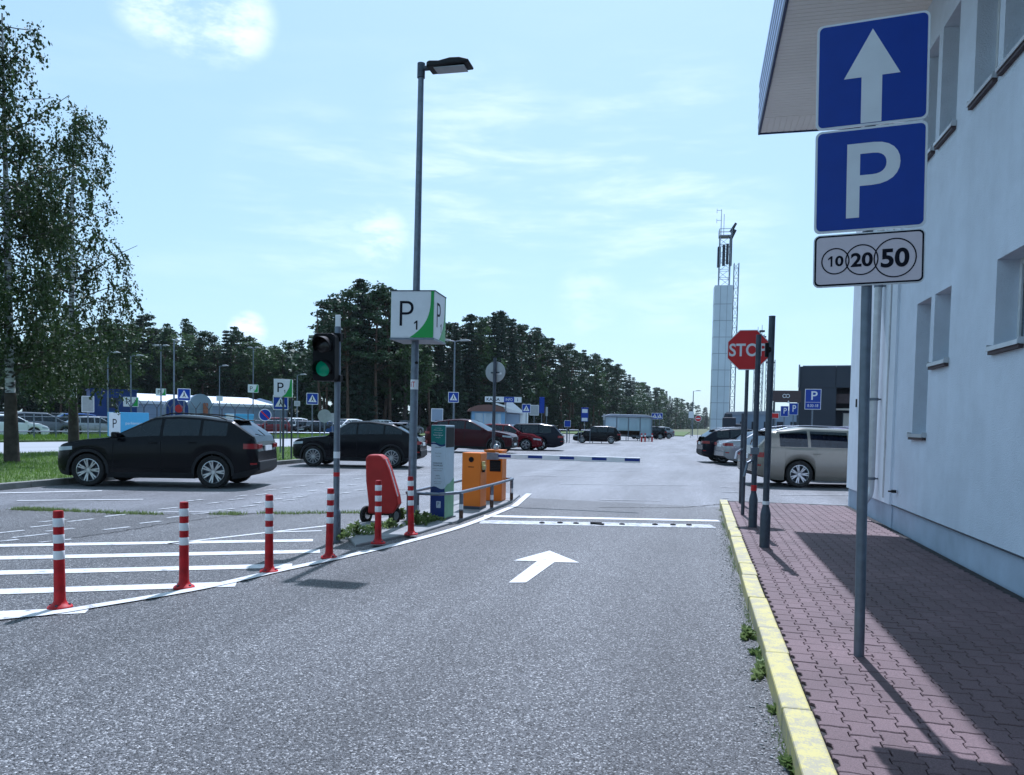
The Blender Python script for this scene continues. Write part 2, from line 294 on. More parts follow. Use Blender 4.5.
# ------------------------------------------------------------------ mesh helpers
class MB:
    def __init__(s): s.v = []; s.f = []
    def add(s, vs, fs):
        o = len(s.v); s.v += [tuple(q) for q in vs]; s.f += [tuple(i+o for i in f) for f in fs]; return s
    def box(s, x0, x1, y0, y1, z0, z1, M=None):
        vs = [Vector(q) for q in ((x0, y0, z0), (x1, y0, z0), (x1, y1, z0), (x0, y1, z0), (x0, y0, z1), (x1, y0, z1), (x1, y1, z1), (x0, y1, z1))]
        if M is not None: vs = [M @ q for q in vs]
        return s.add(vs, [(0, 3, 2, 1), (4, 5, 6, 7), (0, 1, 5, 4), (1, 2, 6, 5), (2, 3, 7, 6), (3, 0, 4, 7)])
    def cyl(s, a, b, r0, r1=None, n=14, cap=True):
        a = Vector(a); b = Vector(b); r1 = r0 if r1 is None else r1; d = (b-a).normalized(); u = d.orthogonal().normalized(); w_ = d.cross(u)
        vs = [a + (u*math.cos(k*2*math.pi/n) + w_*math.sin(k*2*math.pi/n))*r0 for k in range(n)] + [b + (u*math.cos(k*2*math.pi/n) + w_*math.sin(k*2*math.pi/n))*r1 for k in range(n)]
        fs = [(k, (k+1) % n, n+(k+1) % n, n+k) for k in range(n)]
        if cap: fs += [tuple(range(n-1, -1, -1)), tuple(range(n, 2*n))]
        return s.add(vs, fs)
    def tube(s, pts, r, n=10):
        for a, b in zip(pts[:-1], pts[1:]): s.cyl(a, b, r, r, n)
        for q in pts[1:-1]: s.ball(q, r*1.0, 8, 5)
        return s
    def ball(s, c, r, n=14, m=8, sc_=(1, 1, 1)):
        return s.lathe([(r*math.sin(math.pi*k/m), -r*math.cos(math.pi*k/m)) for k in range(m+1)], n, c, sc_)
    def lathe(s, prof, n=20, c=(0, 0, 0), sc_=(1, 1, 1), axis='z'):
        vs = []
        for (r, z) in prof:
            for k in range(n):
                a = k*2*math.pi/n; q = (r*math.cos(a)*sc_[0], r*math.sin(a)*sc_[1], z*sc_[2])
                if axis == 'y': q = (q[0], q[2], q[1])
                vs.append((q[0]+c[0], q[1]+c[1], q[2]+c[2]))
        fs = [(i*n+k, i*n+(k+1) % n, (i+1)*n+(k+1) % n, (i+1)*n+k) for i in range(len(prof)-1) for k in range(n)]
        return s.add(vs, fs)
    def prism(s, pts, y0, y1, M=None):
        """2D outline in x,z extruded between y0 and y1"""
        n = len(pts); vs = [Vector((x, y0, z)) for x, z in pts] + [Vector((x, y1, z)) for x, z in pts]
        if M is not None: vs = [M @ q for q in vs]
        return s.add(vs, [tuple(range(n)), tuple(range(2*n-1, n-1, -1))] + [(k, n+k, n+(k+1) % n, (k+1) % n) for k in range(n)])
    def ring(s, c, r0, r1, y0, y1, n=40):
        vs = []
        for y in (y0, y1):
            for r in (r0, r1): vs += [(c[0]+r*math.cos(k*2*math.pi/n), y, c[1]+r*math.sin(k*2*math.pi/n)) for k in range(n)]
        fs = []
        for k in range(n):
            j = (k+1) % n; fs += [(k, j, n+j, n+k), (2*n+k, 3*n+k, 3*n+j, 2*n+j), (k, 2*n+k, 2*n+j, j), (n+k, n+j, 3*n+j, 3*n+k)]
        return s.add(vs, fs)
    def slab(s, pts, z0, z1):
        """2D outline in x,y extruded between z0 and z1"""
        n = len(pts); vs = [(p[0], p[1], z0) for p in pts] + [(p[0], p[1], z1) for p in pts]
        return s.add(vs, [tuple(range(n-1, -1, -1)), tuple(range(n, 2*n))] + [(k, (k+1) % n, n+(k+1) % n, n+k) for k in range(n)])
    def sheet(s, pts, z): return s.add([(p[0], p[1], z) for p in pts], [tuple(range(len(pts)))])
    def build(s, name, m, parent=None, smooth=False, bevel=0, ang=35, seg=2):
        me = bpy.data.meshes.new(name); me.from_pydata(s.v, [], s.f); me.validate(); me.update()
        import bmesh
        bm = bmesh.new(); bm.from_mesh(me); bmesh.ops.recalc_face_normals(bm, faces=bm.faces); bm.to_mesh(me); bm.free()
        me.materials.append(MATS[m] if isinstance(m, str) else m)
        if smooth:
            me.polygons.foreach_set('use_smooth', [True]*len(me.polygons)); me.set_sharp_from_angle(angle=RAD(ang))
        o = bpy.data.objects.new(name, me); C.objects.link(o)
        if parent is not None: o.parent = parent
        if bevel:
            b = o.modifiers.new('bevel', 'BEVEL'); b.width = bevel; b.segments = seg; b.limit_method = 'ANGLE'; b.angle_limit = RAD(40)
        return o
def tag(o, label, cat, group=None, kind=None):
    if label: o['label'] = label
    if cat: o['category'] = cat
    if group: o['group'] = group
    if kind: o['kind'] = kind
    return o
def empty(name, loc, rz, label, cat, group=None):
    o = bpy.data.objects.new(name, None); C.objects.link(o); o.location = loc; o.rotation_euler = (0, 0, rz); o.empty_display_size = .2
    return tag(o, label, cat, group)
def struct(o): o['kind'] = 'structure'; return o
def copy_tree(o, loc=None, rz=None, label=None, group=None, scale=None, parent=None, swap=None):
    c = o.copy(); C.objects.link(c); c.parent = parent
    if swap and c.type == 'MESH' and c.material_slots and c.material_slots[0].material and c.material_slots[0].material.name == swap[0]:
        c.material_slots[0].link = 'OBJECT'; c.material_slots[0].material = MATS[swap[1]]
    for ch in list(o.children): copy_tree(ch, parent=c, swap=swap)
    if loc is not None: c.location = loc
    if rz is not None: c.rotation_euler = (0, 0, rz)
    if scale: c.scale = (scale,)*3
    if label: c['label'] = label
    if group: c['group'] = group
    return c
def rrect(w_, h_, r, cx=0, cz=0, n=5):
    pts = []
    for (sx, sz, a0) in ((1, -1, -90), (1, 1, 0), (-1, 1, 90), (-1, -1, 180)):
        for k in range(n+1):
            a = RAD(a0+90*k/n); pts.append((cx+sx*(w_/2-r)+r*math.cos(a), cz+sz*(h_/2-r)+r*math.sin(a)))
    return pts
def one(name, m, parent, cx, cz, y, w_, h_, rot=None):
    """a figure 1 with its flag"""
    s = w_*.42; pts = [(cx+w_/2-s, cz-h_/2), (cx+w_/2, cz-h_/2), (cx+w_/2, cz+h_/2), (cx+w_/2-s*.8, cz+h_/2), (cx-w_/2, cz+h_*.27), (cx-w_/2, cz+h_*.12), (cx+w_/2-s, cz+h_*.27)]
    return MB().prism(pts, y-.0012, y, rot).build(name, m, parent)
def text(name, s, m, parent, cx, cz, y, w_=None, h_=None, depth=.0012, rot=None, bold=0.0):
    cu = bpy.data.curves.new('t', 'FONT'); cu.body = s; cu.size = 1; cu.extrude = 0; cu.offset = bold; cu.resolution_u = 6
    o = bpy.data.objects.new('t', cu); C.objects.link(o); bpy.context.view_layer.update()
    me = bpy.data.meshes.new_from_object(o.evaluated_get(bpy.context.evaluated_depsgraph_get())); bpy.data.objects.remove(o)
    co = np.array([v.co[:] for v in me.vertices]); x0, z0 = co[:, 0].min(), co[:, 1].min(); ww = co[:, 0].max()-x0; hh = co[:, 1].max()-z0
    sx = (w_/ww) if w_ else None; sz = (h_/hh) if h_ else sx; sx = sx or sz
    for v in me.vertices:
        x, z = (v.co.x-x0-ww/2)*sx+cx, (v.co.y-z0-hh/2)*sz+cz
        q = Vector((x, y-depth, z)); v.co = rot @ q if rot is not None else q
    me.materials.append(MATS[m]); ob = bpy.data.objects.new(name, me); C.objects.link(ob); ob.parent = parent
    return ob

# ================================================================== THE GROUND
def gx(*pts): return [G(x, y) for x, y in pts]
struct(MB().sheet([(-2500, -200), (2500, -200), (2500, 4500), (-2500, 4500)], -.03).build('ground', 'earth'))
struct(MB().sheet([(-150, -25), (60, -25), (60, 150), (-25, 150), (-150, 150)], -.004).build('parking_lot', 'asphalt_lot'))
lane = [(-45, -12), (.45, -12), (.45, 14.9), (-3.3, 15.2), (-3.6, 12.6), (-4.7, 11.9), (-7.93, 10.27), (-10.5, 9.9), (-45, 5.5)]
struct(MB().sheet(lane, 0).build('entry_lane', 'asphalt_lane'))
far_edge = gx((0, 456.4), (64, 454), (300, 448.5), (425, 444))
road_top = gx((0, 442.5), (150, 440.5), (300, 438.5), (425, 436))
d0 = Vector((-8, -36, 0))
road = [far_edge[0]+d0] + far_edge + list(reversed(road_top)) + [road_top[0]+d0]
struct(MB().sheet(road, 0.0).build('road', 'road_far'))
strip1 = [(-13.25, -12), (-13.25, 26), (-13.6, 30)] + [tuple(far_edge[3][:2])] + [tuple(p[:2]) for p in reversed(far_edge[:3])] + [tuple((far_edge[0]+d0)[:2])]
struct(MB().slab(strip1, -.01, .10).build('grass_strip', 'grass_soil'))
g2 = gx((0, 432.5), (200, 432.3), (425, 431.5))
strip2 = [tuple(p[:2]) for p in road_top] + [tuple(p[:2]) for p in reversed(g2)] + [tuple((g2[0]+d0)[:2]), tuple((road_top[0]+d0)[:2])]
struct(MB().slab(strip2, -.01, .10).build('grass_strip', 'grass_soil'))
struct(MB().slab([(-26, 122), (-2, 122), (-2, 220), (-80, 220)], -.01, .12).build('grass_verge', 'grass_soil'))
# kerbs
kb = MB(); y = -11.9
while y < 25.5: kb.box(-13.25, -13.10, y, y+.985, -.02, .125); y += 1.0
kb.box(-13.42, -13.25, 25.4, 26.2, -.02, .12)
for a, b in zip(range(0, 20), range(1, 21)):
    t0, t1 = a/20, b/20-.002; A = Vector((-13.3, 26, 0)); Bq = Vector((far_edge[3].x, far_edge[3].y, 0)); p = A.lerp(Bq, t0); q = A.lerp(Bq, t1); n = Vector((-(q-p).y, (q-p).x, 0)).normalized()*.15
    kb.slab([p, q, q+n, p+n], -.02, .125)
struct(kb.build('grey_kerb', 'kerb_grey', bevel=.012))
kb = MB(); y = -8.0; i = 0
while y < 15.1:
    L = .985 if i % 3 else .62; e = min(y+L, 15.16); dx = random.uniform(-.008, .008); dz = random.uniform(-.007, .006)
    kb.box(.445+dx, .582+dx, y, e-.012, -.05, .122+dz); y = e+.0; i += 1
struct(kb.build('yellow_kerb', 'paint_yellow', bevel=.012, seg=2))
# pavers: real interlocking blocks on a bed
struct(MB().box(.585, 2.695, -8, 15.2, -.05, .104).build('paving_bed', 'grout'))
pv = MB(); PX, PY, AMP = .1175, .168, .0100
ncol = int(2.11/PX)
def wav(y, x, base): return base + AMP*(1 if abs(((y/PY) % 1.0)-.5) > .25 else -1)
for c in range(ncol):
    off = (c % 2)*PY/2
    xc = .592 + PX*(c+.5)
    n0 = int((-2.5)/PY); n1 = int(15.1/PY)
    for r in range(n0, n1):
        yc = r*PY + off; g = .0028; hw = PX/2-g; hy = PY/2-g
        side = [(-hy, AMP), (-hy*.58, AMP*.9), (-hy*.36, -AMP*.9), (0, -AMP), (hy*.36, -AMP*.9), (hy*.58, AMP*.9), (hy, AMP)]
        rgt = [(xc+hw+a, yc+q) for q, a in side]; lft = [(xc-hw-a, yc+q) for q, a in reversed(side)]
        bow = .0035
        pts = [(xc-hw*.3, yc-hy+bow)] + [(xc+hw*.4, yc-hy-bow)] + rgt + [(xc+hw*.4, yc+hy-bow), (xc-hw*.3, yc+hy+bow)] + lft
        zt = .119 + random.uniform(-.0018, .0018); tx = random.uniform(-.012, .012); ty = random.uniform(-.012, .012); n = len(pts)
        zz = lambda p: zt + (p[0]-xc)*tx + (p[1]-yc)*ty
        ins = [(xc+(p[0]-xc)*.93, yc+(p[1]-yc)*.95) for p in pts]
        pts = [(max(.586, min(2.693, p[0])), p[1]) for p in pts]; ins = [(max(.588, min(2.691, p[0])), p[1]) for p in ins]
        pv.add([(p[0], p[1], .100) for p in pts] + [(p[0], p[1], zz(p)-.0035) for p in pts] + [(p[0], p[1], zz(p)) for p in ins],
               [(k, (k+1) % n, n+(k+1) % n, n+k) for k in range(n)] + [(n+k, n+(k+1) % n, 2*n+(k+1) % n, 2*n+k) for k in range(n)] + [tuple(range(2*n, 3*n))])
struct(pv.build('brick_pavement', 'paver'))
# ---------------------------------------------------------------- painted markings
Z1 = .005
def pline(a, b, w0, w1=None, mb=None):
    a = Vector(a[:2]); b = Vector(b[:2]); w1 = w0 if w1 is None else w1; n = Vector((-(b-a).y, (b-a).x)).normalized()
    mb.add([(*(a-n*w0/2), Z1), (*(b-n*w1/2), Z1), (*(b+n*w1/2), Z1), (*(a+n*w0/2), Z1)], [(0, 1, 2, 3)])
def pcurve(pts, wd, mb):
    pts = [Vector(p[:2]) for p in pts]; L = []; Rr = []
    for i, p in enumerate(pts):
        a = pts[max(0, i-1)]; b = pts[min(len(pts)-1, i+1)]; n = Vector((-(b-a).y, (b-a).x)).normalized()*wd/2; L.append((*(p+n), Z1)); Rr.append((*(p-n), Z1))
    n = len(pts); mb.add(L+Rr, [(i, n+i, n+i+1, i+1) for i in range(n-1)])
m = MB()
def P2(pts, steps=6):
    """Catmull-Rom through the surveyed points"""
    P = [Vector(p[:2]) for p in pts]; P = [P[0]*2-P[1]] + P + [P[-1]*2-P[-2]]; o = []
    for i in range(1, len(P)-2):
        for k in range(steps):
            t = k/steps; o.append(.5*((2*P[i]) + (-P[i-1]+P[i+1])*t + (2*P[i-1]-5*P[i]+4*P[i+1]-P[i+2])*t*t + (-P[i-1]+3*P[i]-3*P[i+1]+P[i+2])*t**3))
    return o + [P[-2]]
edge = gx((0, 619), (50, 614), (100, 606), (200, 589), (280, 571), (350, 556), (420, 539), (470, 524), (515, 506))
edge = [edge[0] + (edge[0]-edge[1])*6] + edge
pcurve(P2(edge) + [G(529, 494).to_2d()], .115, m)
m.v = [(a, b, .010) for a, b, c in m.v]; struct(m.build('edge_line', 'paint_white'))
m = MB()
a = [G(*p) for p in ((549.5, 551), (579.5, 563), (554.5, 562.5), (526, 583), (508.5, 583), (537, 561.5), (513, 561))]
m.add([(p.x, p.y, Z1) for p in a], [(0, 1, 2, 3, 4, 5, 6)]); struct(m.build('road_arrow', 'paint_white'))
m = MB(); pline(G(484, 516.2), G(719, 521), .25, .21, m); struct(m.build('stop_line', 'paint_white'))
m = MB(); pline(G(480, 522), G(713, 526.5), .42, .38, m); struct(m.build('worn_line', 'paint_worn'))
m = MB()
for a, b, w0 in (((-60, 546.8), (313, 540.5), .20), ((168, 544.0), (336, 525), .07), ((-60, 559.5), (320, 551.5), .22), ((-60, 574.5), (292, 566), .22), ((-60, 594), (236, 584.5), .22), ((-60, 617.5), (88, 610.5), .20), ((275, 532.3), (322, 531), .07), ((150, 512.5), (232, 511), .05), ((0, 493.2), (102, 491), .16), ((17, 500.8), (143, 499.5), .10), ((280, 475), (430, 474), .06)):
    pline(G(*a), G(*b), w0, w0, m)
struct(m.build('hatch_lines', 'paint_white'))
m = MB()
for cx_, cy_, hl in ((52, 521, 14), (44, 526, 14), (80, 520.5, 13), (116, 515.5, 12), (10, 532, 14), (30, 536, 18), (60, 530, 14), (117, 528.5, 13), (150, 522.5, 11), (56, 541, 16), (6, 541, 12), (168, 508.5, 9), (176, 517, 9), (202, 513.5, 9), (226, 509.5, 8),
                     (195, 500.5, 8), (215, 503, 8), (236, 499.5, 7), (250, 506, 8), (262, 502.5, 8), (275, 499.5, 7), (290, 500, 7), (241, 496, 6), (262, 494.5, 6), (285, 493, 6), (300, 497, 7), (312, 491, 6), (330, 488, 5), (345, 493, 6), (352, 485, 5), (360, 490, 6), (375, 484, 5), (302, 486, 6), (320, 483, 5), (338, 481, 5), (357, 479, 5), (374, 478, 5), (388, 481, 5), (400, 476, 4), (286, 488, 6), (270, 490, 6)):
    pline(G(cx_-hl, cy_+hl*.11), G(cx_+hl, cy_-hl*.11), .075, .075, m)
struct(m.build('dashed_lines', 'paint_worn'))
m = MB()
for y_, x0, x1 in ((498, 722, 729), (492, 722, 744), (487, 720, 728), (482.5, 720, 742), (478, 719, 727), (474, 718, 733), (470.5, 717, 724), (495, 780, 850), (501.5, 720, 745)):
    pline(G(x0, y_), G(x1, y_+.3), .09, .09, m)
for y_, x0, x1 in ((470, 525, 640), (476, 520, 600), (484, 560, 700), (447, 600, 690), (452, 560, 700), (458, 520, 700), (463, 590, 700), (444, 640, 700), (441, 655, 700), (500, 600, 660), (465.5, 380, 420), (489, 385, 440), (494, 380, 420), (498.5, 470, 500)):
    pline(G(x0, y_), G(x1, y_+(x1-x0)*.012), .07, .07, m)
for k in range(12):
    y0 = 22+k*3.1; pline((-4.6, y0), (-3.9, y0+.05), .09, .09, m); pline((-9.0, y0+.8), (-8.1, y0+.85), .09, .09, m)
struct(m.build('bay_lines', 'paint_faint'))
# tar joint across the lane and the long seam to the left, thin and ragged
m = MB()
def crack(pts, wd):
    P = P2(pts, 14); q = [p + Vector((random.uniform(-.03, .03), random.uniform(-.02, .02))) for p in P]; pcurve(q, wd, m)
crack(gx((0, 509), (80, 511.5), (160, 514), (300, 513), (415, 512)), .022)
crack(gx((40, 543), (110, 533), (180, 522), (260, 513)), .02)
crack(gx((600, 507.5), (660, 507.8), (690, 507), (722, 504)), .03); crack(gx((620, 469), (660, 468)), .03)
struct(m.build('tar_joints', 'rubber'))
# the worn strip: bolts and a broken rubber piece on the line
for i, (px, py) in enumerate(((542, 523.5), (560, 523.4), (576, 523.9), (655, 525.2), (673, 525.4), (689, 525.6), (622, 524.8))):
    p = G(px, py); tag(MB().lathe([(0, .006), (.045, .006), (.04, .02), (.018, .026), (0, .026)], 12, (p.x, p.y, 0)).build('road_stud', 'rubber', smooth=True), 'small dark rubber stud set in the worn line across the lane', 'road stud', 'studs in the worn line')
p = G(597, 524.5); tag(MB().box(-.10, .07, -.03, .03, .0, .03, Matrix.Translation((p.x, p.y, .006)) @ Matrix.Rotation(.2, 4, 'Z')).box(-.02, .12, -.06, .0, .0, .022, Matrix.Translation((p.x, p.y, .006)) @ Matrix.Rotation(-.25, 4, 'Z')).build('rubber_piece', 'rubber', bevel=.006), 'broken black rubber piece lying in the worn line across the lane', 'rubber piece')
# island with the barrier machines: a low concrete slab
isl = [G(356, 547), G(420, 534), G(470, 518.5), G(511, 503.5), G(520, 496), (-3.9, 15.7, 0), (-4.3, 15.0, 0), (-4.35, 11.2, 0), (-4.72, 10.6, 0), (-4.68, 9.9, 0), (-4.25, 9.0, 0)]
struct(MB().slab([tuple(p[:2]) for p in isl], -.02, .035).build('traffic_island', 'concrete', bevel=.015))

# ================================================================== WHITE BUILDING ON THE RIGHT
XW = 2.72
HE = 6.9
bld = empty('office_building', (XW, 4, 0), 0, 'long white plastered two-storey building with blue ribbed eaves along the brick pavement', 'building')
def W_(p): return (p[0]-XW, p[1]-4, p[2])
def wall(name, m_, y0, y1, z0, z1, holes, dx=0.0, depth=.26):
    ys = sorted({y0, y1} | {h[0] for h in holes} | {h[1] for h in holes}); zs = sorted({z0, z1} | {h[2] for h in holes} | {h[3] for h in holes}); mb = MB()
    for a, b in zip(ys[:-1], ys[1:]):
        for c, d in zip(zs[:-1], zs[1:]):
            if any(h[0] <= a and b <= h[1] and h[2] <= c and d <= h[3] for h in holes): continue
            mb.add([W_((XW-dx, a, c)), W_((XW-dx, b, c)), W_((XW-dx, b, d)), W_((XW-dx, a, d))], [(0, 1, 2, 3)])
    for (a, b, c, d) in holes:
        for q in (((a, c), (a, d)), ((b, c), (b, d)), ((a, c), (b, c)), ((a, d), (b, d))):
            (p, r), (s, t) = q; mb.add([W_((XW-dx, p, r)), W_((XW-dx, s, t)), W_((XW+depth, s, t)), W_((XW+depth, p, r))], [(0, 1, 2, 3)])
    o = mb.build(name, m_, bld)
    return o
up = [(10.60, 11.22, 4.93, 6.30), (9.80, 10.44, 4.93, 6.30), (8.56, 9.24, 4.93, 6.30), (7.76, 8.42, 4.93, 6.30), (6.4, 7.1, 4.93, 6.30), (5.6, 6.3, 4.93, 6.3), (4.2, 4.9, 4.93, 6.3), (3.4, 4.1, 4.93, 6.3), (2.0, 2.7, 4.93, 6.3)]
lo = [(10.47, 11.10, 1.43, 3.12), (9.70, 10.32, 2.28, 3.12), (7.62, 8.33, 2.28, 3.12), (5.0, 5.9, 2.28, 3.12), (2.6, 3.5, 2.28, 3.12)]
wall('wall', 'wall_plaster', -8, 12.02, .43, HE, up+lo)
wall('wall', 'wall_plaster_far', 12.02, 15.3, .43, HE, [], .035)
mb = MB(); mb.add([W_(q) for q in ((XW-.035, 12.02, .43), (XW, 12.02, .43), (XW, 12.02, HE), (XW-.035, 12.02, HE), (XW-.035, 15.3, .43), (11, 15.3, .43), (11, 15.3, HE), (XW-.035, 15.3, HE), (11, -8, .43), (11, -8, HE), (XW, -8, .43), (XW, -8, HE))], [(0, 1, 2, 3), (4, 5, 6, 7), (5, 8, 9, 6), (8, 10, 11, 9)])
mb.build('wall', 'wall_plaster_far', bld)
mb = MB(); mb.box(XW+.02-XW, 8.2, -12, 8.02, .05, .43); mb.box(.0, 8.2, 8.02, 11.28, .05, .43)
mb.build('plinth', 'plinth', bld)
MB().box(-.012, .03, -12, 8.01, .418, .432).build('drip_edge', 'galv_dark', bld)
for k, (a, b, c, d) in enumerate(up+lo):
    fr = MB(); X = .19; t = .055
    fr.box(X, X+.05, a-4, a-4+t, c, d).box(X, X+.05, b-4-t, b-4, c, d).box(X, X+.05, a-4+t, b-4-t, c, c+t).box(X, X+.05, a-4+t, b-4-t, d-t, d)
    f = fr.build('window', 'window_frame', bld, bevel=.004)
    MB().box(X+.02, X+.03, a-4+t, b-4-t, c+t, d-t).build('pane', 'window_glass', f)
    s = MB(); M = Matrix.Translation((0, 0, c+.002)) @ Matrix.Rotation(.10, 4, 'Y')
    s.box(-.05, .185, a-4-.02, b-4+.02, -.004, .006, M); s.box(-.058, -.05, a-4-.02, b-4+.02, -.035, .008, M); s.box(-.056, .0, a-4-.028, a-4-.02, -.03, .03, M); s.box(-.056, .0, b-4+.02, b-4+.028, -.03, .03, M)
    s.build('sill', 'sill_metal', f); MB().box(-.045, -.001, a-4-.015, b-4+.015, c-.06, c-.008).build('sill_underside', 'brown_sign', f)
# eaves: ribbed soffit, ribbed fascia, roof sheet
XE, YE = .93, 15.25
sf = MB(); y = -8.0
while y < YE-.75:
    sf.box(XE+.04-XW, .0, y-4, min(y+.092, YE-.75)-4, HE, HE+.03); sf.box(XE+.04-XW, 0, y+.092-4, y+.10-4, HE+.012, HE+.03); y += .10
x = XE+.04
while x < XW-.01:
    sf.box(x-XW, min(x+.092, XW)-XW, YE-.745-4, YE-.02-4, HE+.001, HE+.031); sf.box(x+.092-XW, x+.1-XW, YE-.745-4, YE-.02-4, HE+.012, HE+.03); x += .10
sf.box(XE+.03-XW, .0, YE-.76-4, YE-.744-4, HE-.006, HE+.02)
sf.box(XW-XW, 8.3, 11.3, YE-4-.02, HE, HE+.03)
sf.build('soffit', 'soffit', bld)
fs = MB(); fh = .93
for k in range(5):
    z = HE-.02+k*fh/5; fs.box(XE-XW-.012, XE-XW+.028, -12, YE-4, z+.105, z+fh/5)
fs.build('fascia', 'fascia_blue', bld, bevel=.006)
fd = MB(); fd.box(XE-XW, XE-XW+.03, -12, YE-4-.005, HE-.03, HE+fh)
for k in range(5):
    z = HE-.02+k*fh/5; fd.box(XE-XW-.006, XE-XW, -12, YE-4-.002, z, z+.105)
fd.box(XE-XW, 8.4, YE-4-.02, YE-4, HE-.025, HE+fh); fd.build('fascia_edge', 'fascia_dark', bld)
MB().add([(XE-XW, -12, HE+fh), (8.4, -12, HE+fh+.5), (8.4, YE-4, HE+fh+.5), (XE-XW, YE-4, HE+fh)], [(0, 1, 2, 3)]).build('roof', 'galv_dark', bld)
# downpipe
dp = MB(); X = XW-.035-.10; Y = 12.78
dp.tube([(X-XW, Y-4, HE), (X-XW, Y-4, .62), (X-XW-.02, Y-4-.02, .50), (X-XW-.14, Y-4-.10, .34)], .055, 16)
dp.cyl((X-XW-.14, Y-4-.10, .34), (X-XW-.15, Y-4-.107, .325), .062, .062, 16)
o = dp.build('downpipe', 'pipe', bld, smooth=True)
for z in (.75, 1.95, 3.65, 5.2): MB().cyl((X-XW, Y-4, z-.02), (X-XW, Y-4, z+.02), .064, .064, 16).box(X-XW, .0, Y-4-.012, Y-4+.012, z-.012, z+.012).build('bracket', 'galv', o, smooth=True)
MB().cyl((0, 12.35-4, 0), (0, 12.35-4, 5.0), .012, .012, 8).build('conduit', 'pipe', bld, smooth=True).location = (-.05, 0, .5)
MB().box(-.075, -.02, 7.70, 7.76, .62, .66).cyl((-.06, 7.73, .64), (-.12, 7.73, .64), .012, .012, 8).build('tap', 'plastic_dark', bld)
MB().box(-.05, -.03, 10.6, 10.68, 1.88, 2.02).build('wall_plate', 'plastic_dark', bld, bevel=.004)

# ================================================================== SIGNS, POLES, BARRIER
def pole(name, root, x, y, z0, z1, r=.03, m_='galv', r1=None): return MB().cyl((x, y, z0), (x, y, z1), r, r1, 16).build(name, m_, root, smooth=True)
def disc(c, r, n=40): return [(c[0]+r*math.cos(k*2*math.pi/n), c[1]+r*math.sin(k*2*math.pi/n)) for k in range(n)]
def plate(root, name, w_, h_, zc, y, m_face, m_edge='sign_white', xc=0, bw=.014, rad=.035, thick=.012, back='sign_back', rim=None):
    b = MB().prism(rrect(w_, h_, rad, xc, zc), y, y+thick).build(name, m_edge, root, bevel=.002)
    MB().prism(rrect(w_-2*bw, h_-2*bw, rad*.8, xc, zc), y-.0016, y).build('sign_face', m_face, b)
    MB().prism(rrect(w_-.01, h_-.01, rad*.9, xc, zc), y+thick+.0005, y+thick+.0025).build('sign_back', back, b)
    return b
# -- front sign post: one-way arrow, P, coin plate
r = empty('parking_sign_post', (.985, 4.99, .12), RAD(-6), 'tall galvanised post with blue arrow sign, blue P sign and 10 20 50 coin plate', 'sign'); r.rotation_euler = (0, RAD(-.95), RAD(-6))
pole('post', r, 0, .035, -.02, 3.70, .030)
b = plate(r, 'arrow_sign', .60, .61, 3.445, -.012, 'sign_blue', bw=.013)
b.rotation_euler = (0, 0, 0)
MB().prism([(-.055, 3.155), (.055, 3.155), (.055, 3.42), (.150, 3.42), (0, 3.69), (-.150, 3.42), (-.055, 3.42)], -.0152, -.0137).build('arrow', 'sign_white', b)
b = plate(r, 'parking_sign', .60, .60, 2.832, -.012, 'sign_blue', bw=.013)
text('letter', 'P', 'sign_white', b, .018, 2.825, -.0138, .285, .43, bold=.006)
b = plate(r, 'coin_plate', .60, .31, 2.367, -.012, 'sign_white', 'sign_white', bw=.004)
MB().prism(rrect(.586, .296, .028, 0, 2.367), -.0142, -.0137).build('border', 'black_ink', b)
MB().prism(rrect(.566, .276, .022, 0, 2.367), -.0152, -.0143).build('panel', 'plate_pale', b)
for cx_, rr, s, hh in ((-.178, .078, '10', .062), (-.034, .090, '20', .078), (.143, .114, '50', .104)):
    MB().ring((cx_, 2.363), rr-.007, rr, -.0168, -.0153).build('coin_ring', 'black_ink', b)
    if s == '10': one('number', 'black_ink', b, cx_-.028, 2.363, -.0155, .024, hh); text('number', '0', 'black_ink', b, cx_+.022, 2.363, -.0155, .046, hh, bold=.03)
    else: text('number', s, 'black_ink', b, cx_, 2.363, -.0155, rr*1.32, hh*1.06, bold=.03)
for z in (2.26, 2.50, 2.62, 3.05, 3.22, 3.62): MB().cyl((0, .035, z-.012), (0, .035, z+.012), .036, .036, 16).box(-.07, .07, .002, .010, z-.012, z+.012).build('clamp', 'galv_dark', r)
# -- poles by the stop sign
def sleeve_pole(name, x, y, h, label, r_=.036, sl_=.47, rs=.058):
    t = empty(name, (x, y, .12), 0, label, 'pole')
    pole('shaft', t, 0, 0, sl_-.02, h, r_, 'galv_dark'); MB().lathe([(rs*1.02, 0), (rs, .02), (rs, sl_-.09), (rs*.9, sl_-.06), (r_*1.08, sl_), (r_, sl_)], 20).build('base_sleeve', 'galv_dark', t, smooth=True)
    MB().lathe([(r_, 0), (r_*1.03, .0), (r_*1.03, .012), (0, .016)], 16, (0, 0, h)).build('cap', 'galv_dark', t, smooth=True); return t
t = sleeve_pole('steel_pole', .785, 9.33, 2.62, 'bare grey steel pole with thick base sleeve, tallest beside the stop sign')
MB().box(-.066, -.03, -.03, .03, 2.17, 2.33).cyl((-.03, 0, 2.25), (.0, 0, 2.25), .045, .045, 10).build('clamp', 'black', t, bevel=.004)
MB().cyl((0, 0, .49), (0, 0, .53), .040, .040, 16).build('sticker_band', 'sign_white', t)
t = sleeve_pole('steel_pole', .775, 11.17, 2.62, 'bare grey steel pole crossing in front of the stop sign letters', .036, .47)
MB().cyl((0, 0, .50), (0, 0, .58), .040, .040, 16).build('sticker_band', 'sign_red', t)
MB().tube([(-.02, -.02, .93), (-.10, -.07, .88), (-.14, -.12, .70)], .018, 8).build('bracket', 'galv', t, smooth=True)
